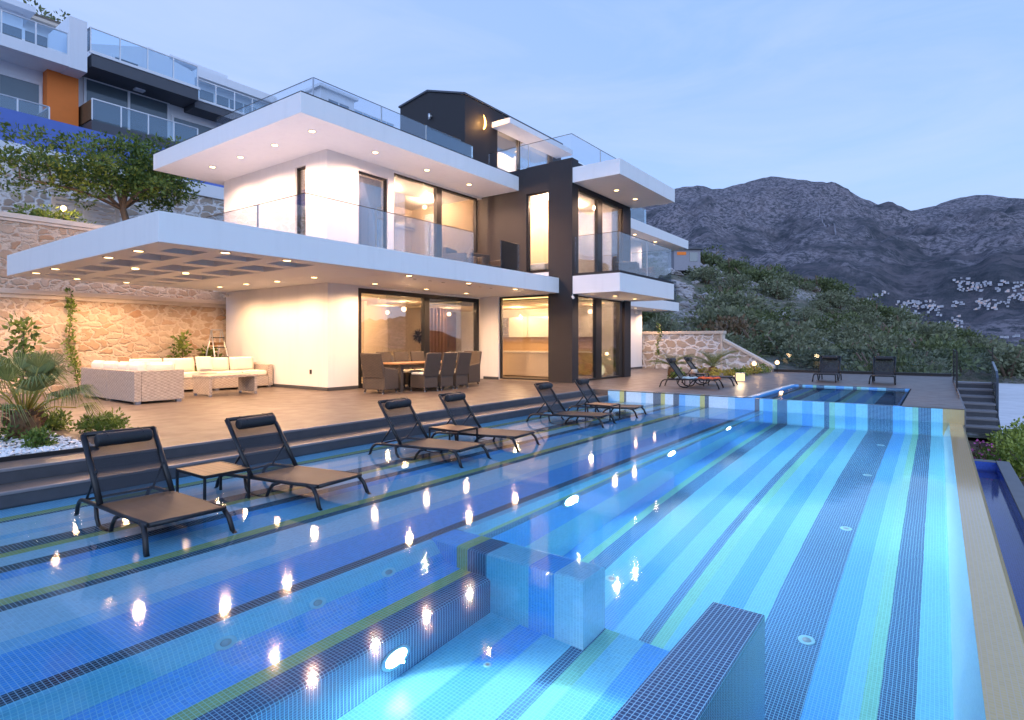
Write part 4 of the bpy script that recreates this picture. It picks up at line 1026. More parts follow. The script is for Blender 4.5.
bush('bougainvillea',(5.8,20.9,5.0),(.95,.4,.46),36,.13,.06,M['bush'],'sprawling shrub on the upper wall lit by a garden lamp','shrub')
t = empty('garden_lamp',(6.05,20.75,5.05),0,'glowing warm garden lamp in the shrub on the upper wall','garden lamp')
k = MB(); k.tube([(0,0,-.2),(0,0,.38)],.02,8); k.build('post',M['darkmetal'],t)
k = MB(); k.lathe([(.02,.38)]+[(.07*math.sin(a),.48-.07*math.cos(a)) for a in [math.radians(q) for q in range(20,180,20)]]+[(.004,.55)],k=16); k.build('globe',emis('garden_globe',(1,.6,.2),14),t)
point((6.05,20.6,5.75),55,(1,.58,.22),.12)
# fan palm
def fan_palm():
    t = empty('fan_palm',(2.43,9.78,TZ),0,'fan palm with spiky green leaves in the white pebble bed','palm')
    b = MB(); b.lathe([(.16,-.05),(.19,.08),(.17,.22),(.14,.36),(.06,.42)],k=14)
    for i in range(60):
        a = rv.uniform(0,2*PI); z = rv.uniform(.02,.38); d = Vector((math.cos(a),math.sin(a),.7)); b.leaf((math.cos(a)*.15,math.sin(a)*.15,z),d,.12,.05)
    b.build('trunk',M['palmtrunk'],t)
    for i in range(30):
        a = 2*PI*i/30*2.4+rv.uniform(-.3,.3); el = math.radians(rv.choice([20,35,50,65,78,10])+rv.uniform(-8,8)); L_ = rv.uniform(.42,.68)
        d = Vector((math.cos(a)*math.cos(el),math.sin(a)*math.cos(el),math.sin(el)))
        p0 = Vector((d.x*.08,d.y*.08,.36)); p1 = p0+d*L_*.5+Vector((0,0,.05)); p2 = p0+d*L_
        f = MB(); f.tube([p0,p1,p2],.012,5,m=1,r2=.007)
        side = d.cross(Vector((0,0,1))).normalized(); nrm = side.cross(d)
        for j in range(22):
            w = -1.15+2.3*j/21; dd = (d*math.cos(w)+side*math.sin(w)).normalized(); ll = rv.uniform(.40,.52)*(1-.12*abs(w))
            q1 = p2+dd*ll*.55+nrm*.03; q2 = p2+dd*ll-Vector((0,0,.16+.12*rv.random()+.05*(el<.5)))
            wv = dd.cross(nrm).normalized()*.008
            f.quad(p2-wv*.3,p2+wv*.3,q1+wv,q1-wv,0); f.tri(q1-wv,q1+wv,q2,0)
        f.build('frond',[M['palm'],M['yellowleaf']],t)
fan_palm()
def cycad(loc, R_, n, lab, seed):
    r = random.Random(seed); t = empty('cycad_palm',loc,0,lab,'palm')
    b = MB(); b.lathe([(.18,-.05),(.2,.15),(.16,.35),(.05,.4)],k=12); b.build('trunk',M['palmtrunk'],t)
    for i in range(n):
        a = 2*PI*i/n+r.uniform(-.15,.15); el = math.radians(r.uniform(25,75)); d = Vector((math.cos(a),math.sin(a),0)); pts = []
        for s in range(9):
            q = s/8; pts.append(Vector((0,0,.36))+d*R_*q*math.cos(el*(1-.5*q))+Vector((0,0,R_*(math.sin(el)*q-.42*q*q))))
        f = MB(); f.tube(pts,.012,5,r2=.004)
        sd = d.cross(Vector((0,0,1)))
        for s in range(1,8):
            for e in (0,.33,.66):
                c = pts[s].lerp(pts[s+1],e); tg = (pts[s+1]-pts[s]).normalized()
                for sg in (-1,1):
                    dr = (sd*sg+tg*.6+Vector((0,0,.35))).normalized(); ll = R_*.22*(1-.5*abs(s/8-.4)); wv = tg*.011
                    f.quad(c-wv,c+wv,c+dr*ll+wv*.4,c+dr*ll-wv*.4)
        f.build('frond',M['palm'],t)
cycad((22.3,6.9,TZ),1.15,18,'cycad palm with arching fronds behind the glowing lantern',3)
cycad((21.6,8.2,TZ),.95,14,'smaller cycad palm left of the lantern against the stone wall',4)
for i,(u,v,s) in enumerate([(20.6,7.6,.3),(21.4,6.55,.3),(22.2,6.2,.28),(23.2,6.25,.32),(24.2,6.2,.3),(25.2,6.15,.34),(26.3,6.1,.4),(22.9,7.6,.4)]):
    bush('flowering_shrub',(u,v,TZ),(s*1.3,s,s*.9),16,.09,.045,M['yellowleaf'] if i%3 else M['bush'],'low yellow-green bedding shrub along the planter edge below the right stone wall','shrub','yellow bedding shrubs by the terrace edge',3)
# garden lamps right
for i,(u,v) in enumerate([(24.9,6.05),(26.9,5.6)]):
    t = empty('garden_spotlight',(u,v,TZ),0,('glowing garden lamp among the yellow planter shrubs','glowing garden lamp at the end of the yellow planter')[i],'garden lamp')
    k = MB(); k.tube([(0,0,0),(0,0,.35)],.015,6); k.build('post',M['darkmetal'],t)
    k = MB(); k.lathe([(.02,.35),(.08,.38),(.09,.45),(.03,.52)],k=12); k.build('globe',emis('spot_globe',(1,.62,.3),5),t)
    point((u,v-.15,TZ+.7),7,(1,.6,.3),.08)
# pebble bed
k = MB(); k.prism([(-3,8.28),(2.72,8.28),(2.85,9.3),(2.9,11),(3.2,14),(-3,15)],TZ+.002,TZ+.02); struct(k.build('planting_bed', M['soil']))
pb = MB()
for i in range(2600):
    u = rv.uniform(-.3,2.75); v = 8.32+rv.random()**1.5*1.9
    s = rv.uniform(.018,.045); Mx = Matrix.Translation((u,v,TZ+.03+rv.uniform(0,.03))) @ Matrix.Rotation(rv.uniform(0,6),4,'Z') @ Matrix.Rotation(rv.uniform(-.5,.5),4,'X')
    sx, sy, sz = s*rv.uniform(.8,1.3), s, s*.6
    n = len(pb.v); pts = [(sx,0,0),(0,sy,0),(-sx,0,0),(0,-sy,0),(sx*.2,sy*.1,sz),(0,0,-sz)]
    pb.v += [tuple(Mx @ Vector(q)) for q in pts]
    for a,b2,c in ((0,1,4),(1,2,4),(2,3,4),(3,0,4)): pb.f.append((n+a,n+b2,n+c)); pb.m.append(0); pb.sm.append(False)
tag(pb.build('white_pebbles', M['gravel']), 'white pebbles covering the planting bed', 'pebbles', kind='stuff')
k = MB(); k.box(-3,2.74,8.255,8.278,TZ+.001,TZ+.05); k.box(2.742,2.765,8.255,9.9,TZ+.001,TZ+.05); struct(k.build('bed_edging', M['darkmetal']))
# stepladder
t = empty('stepladder',(8.95,17.6,TZ),.15,'folding stepladder leaning open against the stone wall beside the house','ladder')
k = MB()
for s in (-1,1): k.tube([(s*.26,-.42,0),(s*.17,0,1.68)],.022,6)
k.tube([(-.17,0,1.68),(.17,0,1.68)],.022,6); k.build('front_frame',M['steel'],t)
k = MB()
for s in (-1,1): k.tube([(s*.24,.42,0),(s*.16,.03,1.64)],.018,6)
k.build('rear_frame',M['steel'],t)
for i in range(5):
    z = .28+.29*i; y = -.42+.42*z/1.68; w = .26-.09*z/1.68; k = MB(); k.box(-w,w,y-.05,y+.06,z-.015,z+.015); k.build('tread',M['darkmetal'],t)
k = MB(); k.box(-.15,.15,-.12,.1,1.22,1.30); k.build('tool_tray',M['palmtrunk'],t)

# right hand stone wall
t = empty('stone_wall',(27.6,10,TZ),0,'pale jointed stone wall with a sloping end beyond the terrace','wall')
k = MB(); k.box(27.6,27.98,8.2,15.5,-.4,1.98); wpart(t,'masonry',k,M['stone2'])
k = MB(); k.box(27.54,28.04,8.05,15.5,1.982,2.12); k.box(27.57,28.02,8.1,8.19,-.3,1.98); wpart(t,'coping',k,M['stonecap'],.01)
k = MB(); Mx = Matrix(((0,0,1,27.62),(1,0,0,0),(0,1,0,0),(0,0,0,1))); k.prism([(8.09,-.4),(8.09,1.62),(5.95,.42),(5.95,-.4)],0,.34,0,Mx); wpart(t,'sloping_masonry',k,M['stone2'])
k = MB(); Mx = Matrix(((0,0,1,27.56),(1,0,0,0),(0,1,0,0),(0,0,0,1))); k.prism([(8.085,1.625),(8.085,1.76),(5.9,.55),(5.9,.42)],0,.46,0,Mx); wpart(t,'sloping_coping',k,M['stonecap'],.01)
# terrace end: low dark kerb with glass
t = empty('glass_balustrade',(27.8,3,TZ),0,'frameless glass balustrade on a dark kerb at the far end of the terrace','balustrade')
k = MB(); k.box(27.68,27.88,-.38,5.9,TZ+.001,TZ+.11); wpart(t,'kerb',k,M['darkmetal'])
for i in range(4):
    k = MB(); k.box(27.77,27.785,-.36+1.56*i,1.17+1.56*i,TZ+.112,TZ+1.02); wpart(t,'glass_panel',k,M['rail'])
# stair on the right with glass sides
t = empty('garden_stair',(23.5,-.9,-1),0,'open dark stone stair descending from the terrace to the garden on the right','stair')
n = 7
for i in range(n):
    u = 25.0-.50*i; z = TZ-.03-.185*i
    k = MB(); k.box(u-.42,u+.10,-1.40,-.43,z-.055,z); wpart(t,'tread',k,M['nosing'],.006)
    k = MB(); k.box(u-.41,u-.385,-1.38,-.45,z-.183,z-.057); wpart(t,'riser',k,M['dstone'])
k = MB(); Mx = Matrix(((1,0,0,0),(0,0,-1,-1.41),(0,1,0,0),(0,0,0,1))); k.prism([(25.4,.30),(25.4,-.1),(21.5,-1.55),(21.5,-1.1)],0,.04,0,Mx); wpart(t,'stringer',k,M['darkmetal'])
t = empty('stair_handrail',(23.5,-1.45,0),0,'dark glass handrail panel on the outer side of the garden stair','handrail')
k = MB(); Mx = Matrix(((1,0,0,0),(0,0,-1,-1.42),(0,1,0,0),(0,0,0,1))); k.prism([(25.3,.0),(23.3,-.7),(23.3,.50),(23.6,.70),(25.3,.95)],0,.06,0,Mx); wpart(t,'panel',k,plain('slate_panel',(.05,.07,.10),.25))
t = empty('stair_glass',(18,-.4,TZ),0,'glass guard panel on the terrace edge beside the garden stair','balustrade')
k = MB(); k.box(16.9,25.3,-.385,-.372,TZ-.02,TZ+.10); wpart(t,'base_rail',k,M['curb'])
k = MB(); k.box(19.4,23.6,-.384,-.373,TZ+.102,TZ+1.05); wpart(t,'panel',k,M['rail'])
k = MB()
for u in (19.4,23.6): k.box(u-.02,u+.02,-.40,-.358,TZ,TZ+1.06)
k.tube([(19.4,-.379,TZ+1.06),(23.6,-.379,TZ+1.06)],.015,6); wpart(t,'post_and_rail',k,M['darkmetal'])
t = empty('stair_glass',(25.5,-1.2,TZ),0,'tall glass panel standing at the top of the garden stair','balustrade')
k = MB(); k.box(26.6,26.615,-1.5,-.45,TZ-.05,TZ+1.1); wpart(t,'panel',k,M['rail'])
k = MB(); k.box(26.58,26.63,-1.54,-1.502,-.3,TZ+1.12); wpart(t,'post',k,M['darkmetal'])
# lower garden on the right
k = MB(); k.quad((-6,-16,-2.4),(34,-16,-2.4),(34,18,-2.4),(-6,18,-2.4)); struct(k.build('ground', M['soil']))
k = MB(); k.quad((26.0,-30,-1.75),(70,-30,-2.2),(70,.0,-2.2),(26.0,-1.6,-1.75)); struct(k.build('gravel_lot', plain('lot_gravel',(.62,.60,.60),.9,var=.25,scale=1.2,bumpy=.3,bscale=12)))
k = MB(); k.box(24.6,25.9,-2.6,-1.75,-2.4,-1.35); o = k.build('garden_box_wall',M['curb'],None,.01); tag(o,'low grey concrete garden box beside the stair','wall')
for i,(u,v,s) in enumerate([(18.0,-1.75,.75),(18.9,-1.6,.75),(19.9,-1.75,.8),(20.9,-1.85,.8),(21.9,-2.0,.75),(19.2,-2.7,.85),(20.6,-2.9,.85),(17.8,-2.7,.7)]):
    bush('clipped_hedge',(u,v,-1.6),(s*1.05,s*.9,s*1.05),46,.10,.06,M['hedge'],'yellow-green rounded hedge shrub below the garden stair','shrub','yellow-green hedge shrubs by the overflow channel',4)
t = bush('flowering_shrub',(18.2,-.85,-1.75),(.5,.36,.85),34,.13,.06,M['leaf'],'dark green shrub with pink flowers between pool rim and stair','shrub')
k = MB()
for i in range(26):
    d = rdir(rv); d.z = abs(d.z); clump(k,(d.x*.5,d.y*.36,d.z*.85+.1),(.04,.04,.04),5,.06,.05)
k.build('blossom',M['pink'],t)
bush('rusty_shrub',(19.6,-1.0,-1.7),(.35,.3,.6),18,.13,.05,M['rust'],'rust coloured shrub at the foot of the garden stair','shrub')

# ---------------------------------------------------------------- neighbouring houses up the slope
def bld(name, loc, lab): return empty(name, loc, 0, lab, 'house')
def balus(t, segs, z0, z1, m='railsea', step=1.0):
    k = MB()
    for x0,y0,x1,y1 in segs:
        a, b = Vector((x0,y0,0)), Vector((x1,y1,0)); d = b-a; n = Vector((-d.y,d.x,0)).normalized()*.008
        k.prism([tuple((a-n).xy),tuple((b-n).xy),tuple((b+n).xy),tuple((a+n).xy)], z0+.06, z1-.02)
    f = wpart(t,'balustrade',k,M[m])
    k = MB()
    for x0,y0,x1,y1 in segs:
        k.tube([(x0,y0,z1),(x1,y1,z1)],.03,6); L_ = math.hypot(x1-x0,y1-y0); q = max(1,round(L_/step))
        for i in range(q+1):
            x = x0+(x1-x0)*i/q; y = y0+(y1-y0)*i/q; k.box(x-.025,x+.025,y-.025,y+.025,z0,z1)
    k.build('rail_frame',M['white'],f)
def bwin(t, u0, u1, v, z0, z1, nm=1, m='darkwin'):
    k = MB(); w = (u1-u0)/nm
    for i in range(nm+1): k.box(u0+w*i-.05,u0+w*i+.05,v-.06,v+.03,z0,z1)
    k.box(u0-.05,u1+.05,v-.055,v+.03,z1,z1+.09); k.box(u0-.05,u1+.05,v-.055,v+.03,z0-.06,z0)
    f = wpart(t,'window',k,M['white'])
    k = MB(); k.box(u0,u1,v-.02,v+.02,z0,z1); k.build('pane',M[m],f)
# white house with the orange wall
t = bld('white_house',(5,29,9),'white house with an orange wall and glass balconies at the top left')
k = MB(); k.box(-6,8.05,30.0,38,5,13.3); k.box(8.05,9.1,29.5,38,5,9.9); wpart(t,'wall',k,M['white'])
k = MB(); k.box(8.04,9.12,29.46,33,9.9,13.02); wpart(t,'orange_wall',k,M['orange_wall'],.01)
k = MB(); k.box(-6,8.9,28.5,33,12.78,13.24); k.box(8.49,9.12,28.48,31,12.76,14.86); wpart(t,'terrace_slab',k,M['white'],.01)
k = MB(); k.box(-6,7.9,28.5,30,9.72,10.04); wpart(t,'balcony_slab',k,M['white'],.01)
k = MB(); k.box(-6,7.95,28.9,30,6,9.71); wpart(t,'blue_wall',k,M['bluewall'])
balus(t,[(-3,28.55,7.85,28.55),(7.85,28.56,7.85,30)],10.05,10.94); balus(t,[(-3,28.55,8.47,28.55)],13.25,14.12)
bwin(t,3.6,5.6,30.0,10.1,12.2); bwin(t,6.6,7.95,30.0,10.1,12.2)
k = MB(); k.box(-6,8,32.5,38,13.3,16.0); wpart(t,'upper_storey',k,M['white']); bwin(t,4.5,8.0,32.48,13.5,15.3,3)
k = MB(); k.box(-6,8.3,31.9,38.5,16.0,16.25); wpart(t,'roof',k,M['white'])
k = MB(); k.box(4.2,4.5,29.0,29.3,12.66,12.77); wpart(t,'ceiling_lamp',k,M['white'])
# dark balcony house
t = bld('grey_house',(12,29,9),'house with dark grey balcony slabs and blue glass railings left of the villa')
k = MB(); k.box(9.14,20,30.0,38,5,13.6); wpart(t,'wall',k,M['white'])
k = MB(); k.box(9.28,13.62,28.5,31,13.1,13.62); k.box(13.64,17.5,28.9,31,12.9,13.27); wpart(t,'upper_slab',k,M['greyslab'],.01)
k = MB(); k.box(9.2,13.7,28.46,28.54,13.63,13.74); k.box(13.7,17.5,28.85,28.93,13.28,13.38); wpart(t,'slab_edge',k,M['white'])
k = MB(); k.box(9.28,13.62,28.5,30,10.36,10.86); wpart(t,'lower_slab',k,M['greyslab'],.01)
k = MB(); k.box(9.24,9.3,28.52,29.9,10.88,11.7); wpart(t,'side_screen',k,M['palmtrunk'])
balus(t,[(9.3,28.54,13.6,28.54)],10.88,11.77); balus(t,[(9.25,28.54,13.6,28.54),(9.25,28.55,9.25,31)],13.74,14.72); balus(t,[(13.7,28.9,17.5,28.9)],13.38,14.3)
bwin(t,9.5,12.9,29.98,10.95,13.05,2); bwin(t,13.1,17,29.98,10.4,12.5,2)
k = MB(); k.box(9.4,20,28.9,30,5.2,9.7); wpart(t,'lower_wall',k,M['greyslab']); bwin(t,11,13.5,28.88,7.6,9.3,2)
k = MB(); k.prism([(10.4,13.6),(15.1,13.6),(15.1,15.95),(12.9,16.4),(10.4,15.55)],0,6,0,Matrix(((1,0,0,0),(0,0,1,32),(0,1,0,0),(0,0,0,1)))); wpart(t,'gabled_penthouse',k,M['white'])
bwin(t,11.3,12.4,31.97,13.8,15.3); bwin(t,13.0,14.2,31.97,13.8,15.0); bwin(t,14.45,14.95,31.97,13.8,14.9)
for x in (11.4,15.6):
    k = MB(); k.box(x-.2,x+.2,29.2,29.5,13.02,13.09); wpart(t,'ceiling_lamp',k,M['white'])
# terraced house further right
t = bld('terraced_house',(21,40,14),'white terraced house with flat roof plates on the slope behind the grey house')
k = MB(); k.box(18.6,24.2,40.6,50,10,19.2); wpart(t,'wall',k,M['white'])
k = MB(); k.box(18.9,24.6,39.6,50,19.2,19.75); wpart(t,'terrace_slab',k,M['white'],.01)
k = MB(); k.box(18.0,21.9,41.5,50,20.6,20.85); wpart(t,'roof',k,M['white'],.01)
k = MB(); k.box(18.4,21.4,42,50,19.75,20.6); wpart(t,'upper_wall',k,M['white']); bwin(t,19.0,21.0,41.98,19.85,20.5,3)
bwin(t,19.4,23.6,40.58,17.0,18.8,4); balus(t,[(18.7,39.9,24.0,39.9)],16.4,17.3)
# upper left rear roof
t = bld('tiled_house',(9,37,15),'house with a low brown tiled roof at the top left skyline')
k = MB(); k.box(-2,10.8,36.5,44,13,17.6); wpart(t,'wall',k,M['white'])
k = MB(); k.quad((-2.5,35.8,17.6),(11.2,35.8,17.75),(11.2,40,18.5),(-2.5,40,18.3)); k.box(-2.5,11.2,35.78,36.1,17.45,17.6); wpart(t,'roof',k,M['stonecap'])
bwin(t,7,10,36.48,15.8,17,3)
t = empty('skyline_tree',(10.8,39,15),0,'small dark tree on the skyline above the left houses','tree')
k = MB(); k.tube([(0,0,0),(0,0,3.4)],.12,6); k.build('trunk',M['bark'],t)
k = MB()
for i in range(16): clump(k,(rv.gauss(0,.45),rv.gauss(0,.4),3.9+rv.gauss(0,.28)),(.4,.4,.25),26,.22,.12)
k.build('crown',M['maquis'],t)
# houses seen over the roof glass
t = bld('hillside_house',(34,45,20),'white house with railings seen over the villa roof, left one')
k = MB(); k.box(32.3,36.0,45,52,16,24.6); wpart(t,'wall',k,M['white']); k = MB(); k.box(32.0,36.3,44.7,52,24.6,24.85); wpart(t,'roof',k,M['white'])
bwin(t,33.0,35.4,44.98,22.2,23.8,2)
t = bld('hillside_house',(38,45,20),'white terraced house with railings seen over the villa roof, right one')
k = MB(); k.box(36.3,41,46,52,16,22.8); wpart(t,'wall',k,M['white']); k = MB(); k.box(36.2,41.4,45.2,52,22.8,23.05); wpart(t,'terrace_slab',k,M['white'])
balus(t,[(36.3,45.3,41.3,45.3)],23.05,23.95); bwin(t,37,40.5,45.98,20.4,22.2,3)

# ---------------------------------------------------------------- far terrain
def lerp_tab(tab, x):
    if x <= tab[0][0]: return tab[0][1]
    for (a, va), (b, vb) in zip(tab, tab[1:]):
        if x <= b: return va+(vb-va)*(x-a)/(b-a)
    return tab[-1][1]
RIDGE = [(-90,.10),(-60,.16),(-45,.20),(-20,.22),(0,.23),(12.37,.2605),(15.6,.2639),(17.86,.2674),(20.5,.2708),(23,.2776),(25.5,.2759),(27.8,.2708),(30,.2554),(32.2,.2348),(34.3,.2262),(36.3,.2331),(38.7,.2416),(41.3,.2485),(50,.24),(70,.12),(100,.05),(130,.02)]
HILL = [(-90,.05),(-60,.30),(-45,.34),(-20,.30),(0,.22),(9,.16),(12.4,.1474),(15.2,.1450),(17,.1371),(19.6,.1268),(21.8,.1131),(23.9,.1028),(26.3,.0960),(28.6,.078),(30.1,.062),(31.5,.047),(32.9,.032),(34.3,.015),(36.3,-.003),(38.1,-.018),(39.9,-.033),(41.3,-.042),(50,-.06),(90,-.10)]
def sstep(x): x = max(0,min(1,x)); return x*x*(3-2*x)
def az_dir(a): w = YAW-math.radians(a); return math.cos(w), math.sin(w)
def hill_h(a, d):
    f = d*max(.25,math.cos(math.radians(a))); e1 = lerp_tab(HILL,a); DS = 120
    e0 = -.085
    if d <= DS: q = (d-30)/(DS-30); e = e0+(e1-e0)*(1-(1-max(0,q))**1.6)
    else: e = e1
    z = 1.6+e*f
    nz = noise.fractal(Vector((math.cos(math.radians(a))*d*.06, math.sin(math.radians(a))*d*.06, 3)),1,2,5)
    z += nz*min(2.4,.02*d)*(.35+.65*sstep((DS-d)/40+1))*.8
    if d > DS: z -= (d-DS)*.35+((d-DS)**1.5)*.02
    return z
def build_hill():
    na, nd = 230, 70; vs = []; fs = []
    for j in range(nd+1):
        d = 30+170*(j/nd)**1.2
        for i in range(na+1):
            a = -48+138*i/na; x, y = az_dir(a); X, Y = x*d, y*d; z = hill_h(a,d)
            if (Y > 17 and X < 27.5) or (Y > 25 and X < 60 and Y < 55): z = min(z, 4.2 if Y < 27 else 4.2+(Y-27)*.42)
            if Y < 0 and X < 72: z = min(z, -2.25)
            if X < 28.2 and Y < 19: z = -3
            vs.append((X,Y,z))
    for j in range(nd):
        for i in range(na):
            q = j*(na+1)+i; fs.append((q,q+1,q+na+2,q+na+1))
    me = bpy.data.meshes.new('hillside'); me.from_pydata(vs,[],fs); o = bpy.data.objects.new('hillside',me); COL.objects.link(o)
    me.polygons.foreach_set('use_smooth',[True]*len(fs))
    m, nt, out = newmat('scrub_ground'); p = pos(nt)
    n1 = noise_tex(nt,p,.09,6,.6); n2 = noise_tex(nt,p,.6,6,.7); n3 = noise_tex(nt,p,2.5,5,.6)
    c = ramp(nt,n2,[(.32,(.06,.072,.045)),(.48,(.12,.125,.08)),(.57,(.20,.165,.12)),(.70,(.33,.27,.23))])
    rk = mth(nt,'MULTIPLY',ramp(nt,n1,[(.53,0.0),(.63,1.0)]),ramp(nt,n3,[(.44,0.0),(.58,1.0)]))
    c = mixc(nt,rk,c,(.42,.37,.36)); princ(nt,out,c,.95,0,bump(nt,n3,.8,.6)); me.materials.append(m); return struct(o)
build_hill()
def mtn_h(a, d):
    f = d*max(.15,math.cos(math.radians(a))); er = lerp_tab(RIDGE,a)
    tab = [(350,-.16),(700,-.05),(1100,.035),(1700,.115),(2600,.18*er/.26+.0),(3800,er)]
    e = lerp_tab(tab,d) if d <= 3800 else er-(d-3800)*.0001
    w = YAW-math.radians(a); P = Vector((math.cos(w)*d,math.sin(w)*d,0))
    amp = min(95,.032*d)*(1 if d < 3500 else .35)
    r1 = noise.ridged_multi_fractal(P*.0011+Vector((5,2,1)),.9,2.1,6,1.0,2.0)-1.0
    r2 = noise.fractal(P*.006,1,2,5)
    gul = noise.fractal(Vector((a*.16,d*.0003,4)),1,2,4)
    return 1.6+e*f+amp*(r1*1.1+r2*.5+gul*.7)
def build_mtn():
    na, nd = 520, 190; vs = []; fs = []
    for j in range(nd+1):
        d = 330*(5200/330)**(j/nd)
        for i in range(na+1):
            a = -95+210*i/na if False else -70+165*i/na; x, y = az_dir(a); vs.append((x*d,y*d,max(-80,mtn_h(a,d)) if d < 3900 else mtn_h(a,d)))
    for j in range(nd):
        for i in range(na):
            q = j*(na+1)+i; fs.append((q,q+1,q+na+2,q+na+1))
    me = bpy.data.meshes.new('mountain'); me.from_pydata(vs,[],fs); o = bpy.data.objects.new('mountain',me); COL.objects.link(o)
    me.polygons.foreach_set('use_smooth',[True]*len(fs))
    m, nt, out = newmat('mountain_scrub'); p = pos(nt)
    n1 = noise_tex(nt,p,.0035,8,.62); n2 = noise_tex(nt,p,.012,9,.74); n3 = noise_tex(nt,p,.06,6,.75)
    sp_ = N(nt,'ShaderNodeSeparateXYZ'); L(nt,p,sp_.inputs[0])
    hi = ramp(nt,mth(nt,'MULTIPLY',sp_.outputs[2],.001),[(.10,0.0),(.55,1.0)])
    c = ramp(nt,n2,[(.40,(.050,.058,.052)),(.50,(.105,.100,.096)),(.58,(.175,.148,.145))])
    vo = N(nt,'ShaderNodeTexVoronoi'); L(nt,p,vo.inputs['Vector']); vo.inputs['Scale'].default_value = .035
    sc_ = N(nt,'ShaderNodeSeparateColor'); L(nt,vo.outputs['Color'],sc_.inputs[0])
    dot = mth(nt,'MULTIPLY',mth(nt,'LESS_THAN',vo.outputs['Distance'],.42),mth(nt,'LESS_THAN',sc_.outputs[0],.55))
    c = mixc(nt,mth(nt,'MULTIPLY',dot,.55),c,(.028,.036,.030))
    rk = mth(nt,'MULTIPLY',ramp(nt,mth(nt,'ADD',n1,mth(nt,'MULTIPLY',hi,.10)),[(.48,0.0),(.58,1.0)]),ramp(nt,n3,[(.45,0.0),(.56,1.0)]))
    c = mixc(nt,mth(nt,'MULTIPLY',rk,.85),c,(.40,.345,.36))
    c = mixc(nt,.17,c,(.24,.25,.37))  # bluish distance haze painted into the surface colour
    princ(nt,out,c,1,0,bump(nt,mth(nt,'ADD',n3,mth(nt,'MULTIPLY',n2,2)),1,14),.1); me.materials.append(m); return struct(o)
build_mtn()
# scree chutes on the mountain face
def scree(a0, d0, a1, d1, w, lab):
    k = MB(); n = 26; r = random.Random(int(a0*100)); pv = None
    for i in range(n+1):
        q = i/n; a = a0+(a1-a0)*q+.12*math.sin(q*9+a0); d = d0+(d1-d0)*q; x, y = az_dir(a); ww = w*.35*(.35+.65*abs(math.sin(q*7+a0)))*r.uniform(.6,1.2)
        tx, ty = -y, x; z = mtn_h(a,d)+9
        pr_ = [(x*d-tx*ww,y*d-ty*ww,z),(x*d+tx*ww,y*d+ty*ww,z)]
        if pv: k.quad(pv[0],pv[1],pr_[1],pr_[0])
        pv = pr_
    struct(k.build('scree_chute', M['scree']))
M['scree'] = plain('scree', (.22,.21,.24), 1, var=.45, scale=.05, spec=.1)
for q in [(27.3,3150,27.9,2800,6),(27.9,2750,29.4,2200,6)]: scree(*q,'')
# sea behind the viewer
k = MB(); k.prism([(12000*math.cos(2*PI*i/48),12000*math.sin(2*PI*i/48)) for i in range(48)],-90,-82); struct(k.build('sea', plain('sea_water',(.03,.06,.12),.15,var=.2,scale=.01)))
# island hills across the bay (they show in the glass)
vs = []; fs = []
for i in range(121):
    a = math.radians(95+170*i/120); d = 2600; x, y = math.cos(YAW-a), math.sin(YAW-a); h = 110+170*noise.fractal(Vector((i*.09,1.7,0)),1,2,5)+120*math.sin(i*.06)
    vs += [(x*d,y*d,-85),(x*(d+700),y*(d+700),max(5,h))]
for i in range(120): fs.append((2*i,2*i+2,2*i+3,2*i+1))
me = bpy.data.meshes.new('island_hills'); me.from_pydata(vs,[],fs); o = bpy.data.objects.new('island_hills',me); COL.objects.link(o); me.materials.append(plain('island_scrub',(.10,.10,.12),1,var=.3,scale=.01)); struct(o)

# village on the lower slopes
M['vwhite'] = plain('village_white', (.52,.51,.55), .8, var=.2, scale=.02)
M['litwin'] = emis('village_window_glow', (1,.55,.2), .8)
def vhouse(kind):
    t = empty('village_house'); k = MB(); k.box(-6,6,-5,5,-4,6); 
    if kind: k.box(-6,2,-5,5,6,9); k.box(6,11,-4,4,-4,3)
    k.build('wall', M['vwhite'], t)
    k = MB()
    for x in (-4,-1,2): 
        for z in (-1,3): k.box(x,x+1.8,-5.1,5.1,z,z+1.7)
    k.box(-6.1,-5.9,-3,-1,2.5,4.5); k.box(-6.1,-5.9,1,3,2.5,4.5); k.build('window', M['darkwin'] if not kind else M['litwin'], t)
    k = MB(); k.box(-6.4,6.4,-5.4,5.4,6.0 if not kind else 9.0,6.4 if not kind else 9.35) if not kind else k.box(-6.4,2.3,-5.4,5.4,9,9.35); k.build('roof', M['stonecap'] if kind else M['vwhite'], t)
    return t
hv = [vhouse(0), vhouse(1)]; used_ = [False, False]
rr = random.Random(5)
import mathutils
def place_house(a, e, d0=900, d1=2600, s=1.0):
    # the point of the slope met along this direction
    best = None
    for i in range(400):
        d = d0+(d1-d0)*i/400; f = d*math.cos(math.radians(a))
        if (mtn_h(a,d)-1.6)/f >= e: best = d; break
    if best is None: return
    x, y = az_dir(a); k = 0 if rr.random() < .88 else 1
    if not used_[k]: o = hv[k]; used_[k] = True
    else: o = copy_tree(hv[k])
    o.location = (x*best, y*best, mtn_h(a,best)+2); o.rotation_euler = (0,0,YAW-math.radians(a)+rr.choice([0,PI/2])+rr.uniform(-.4,.4)); q_ = s*best/1700*rr.uniform(.26,.55); o.scale = (q_*rr.uniform(.8,1.3),q_*rr.uniform(.8,1.2),q_)
    lab = ('white flat roofed house in the village on the far slope','white house with a lower wing in the village on the far slope')[k]
    tag(o, lab, 'house', ('white village houses on the far slope','winged village houses on the far slope')[k])
def cluster(px0, px1, y0, y1, n, s=1):
    for _ in range(n):
        px = rr.uniform(px0,px1); py = rr.uniform(y0,y1); place_house(math.degrees(math.atan((px-512)/583.5)), (342-py)/583.5, s=s)
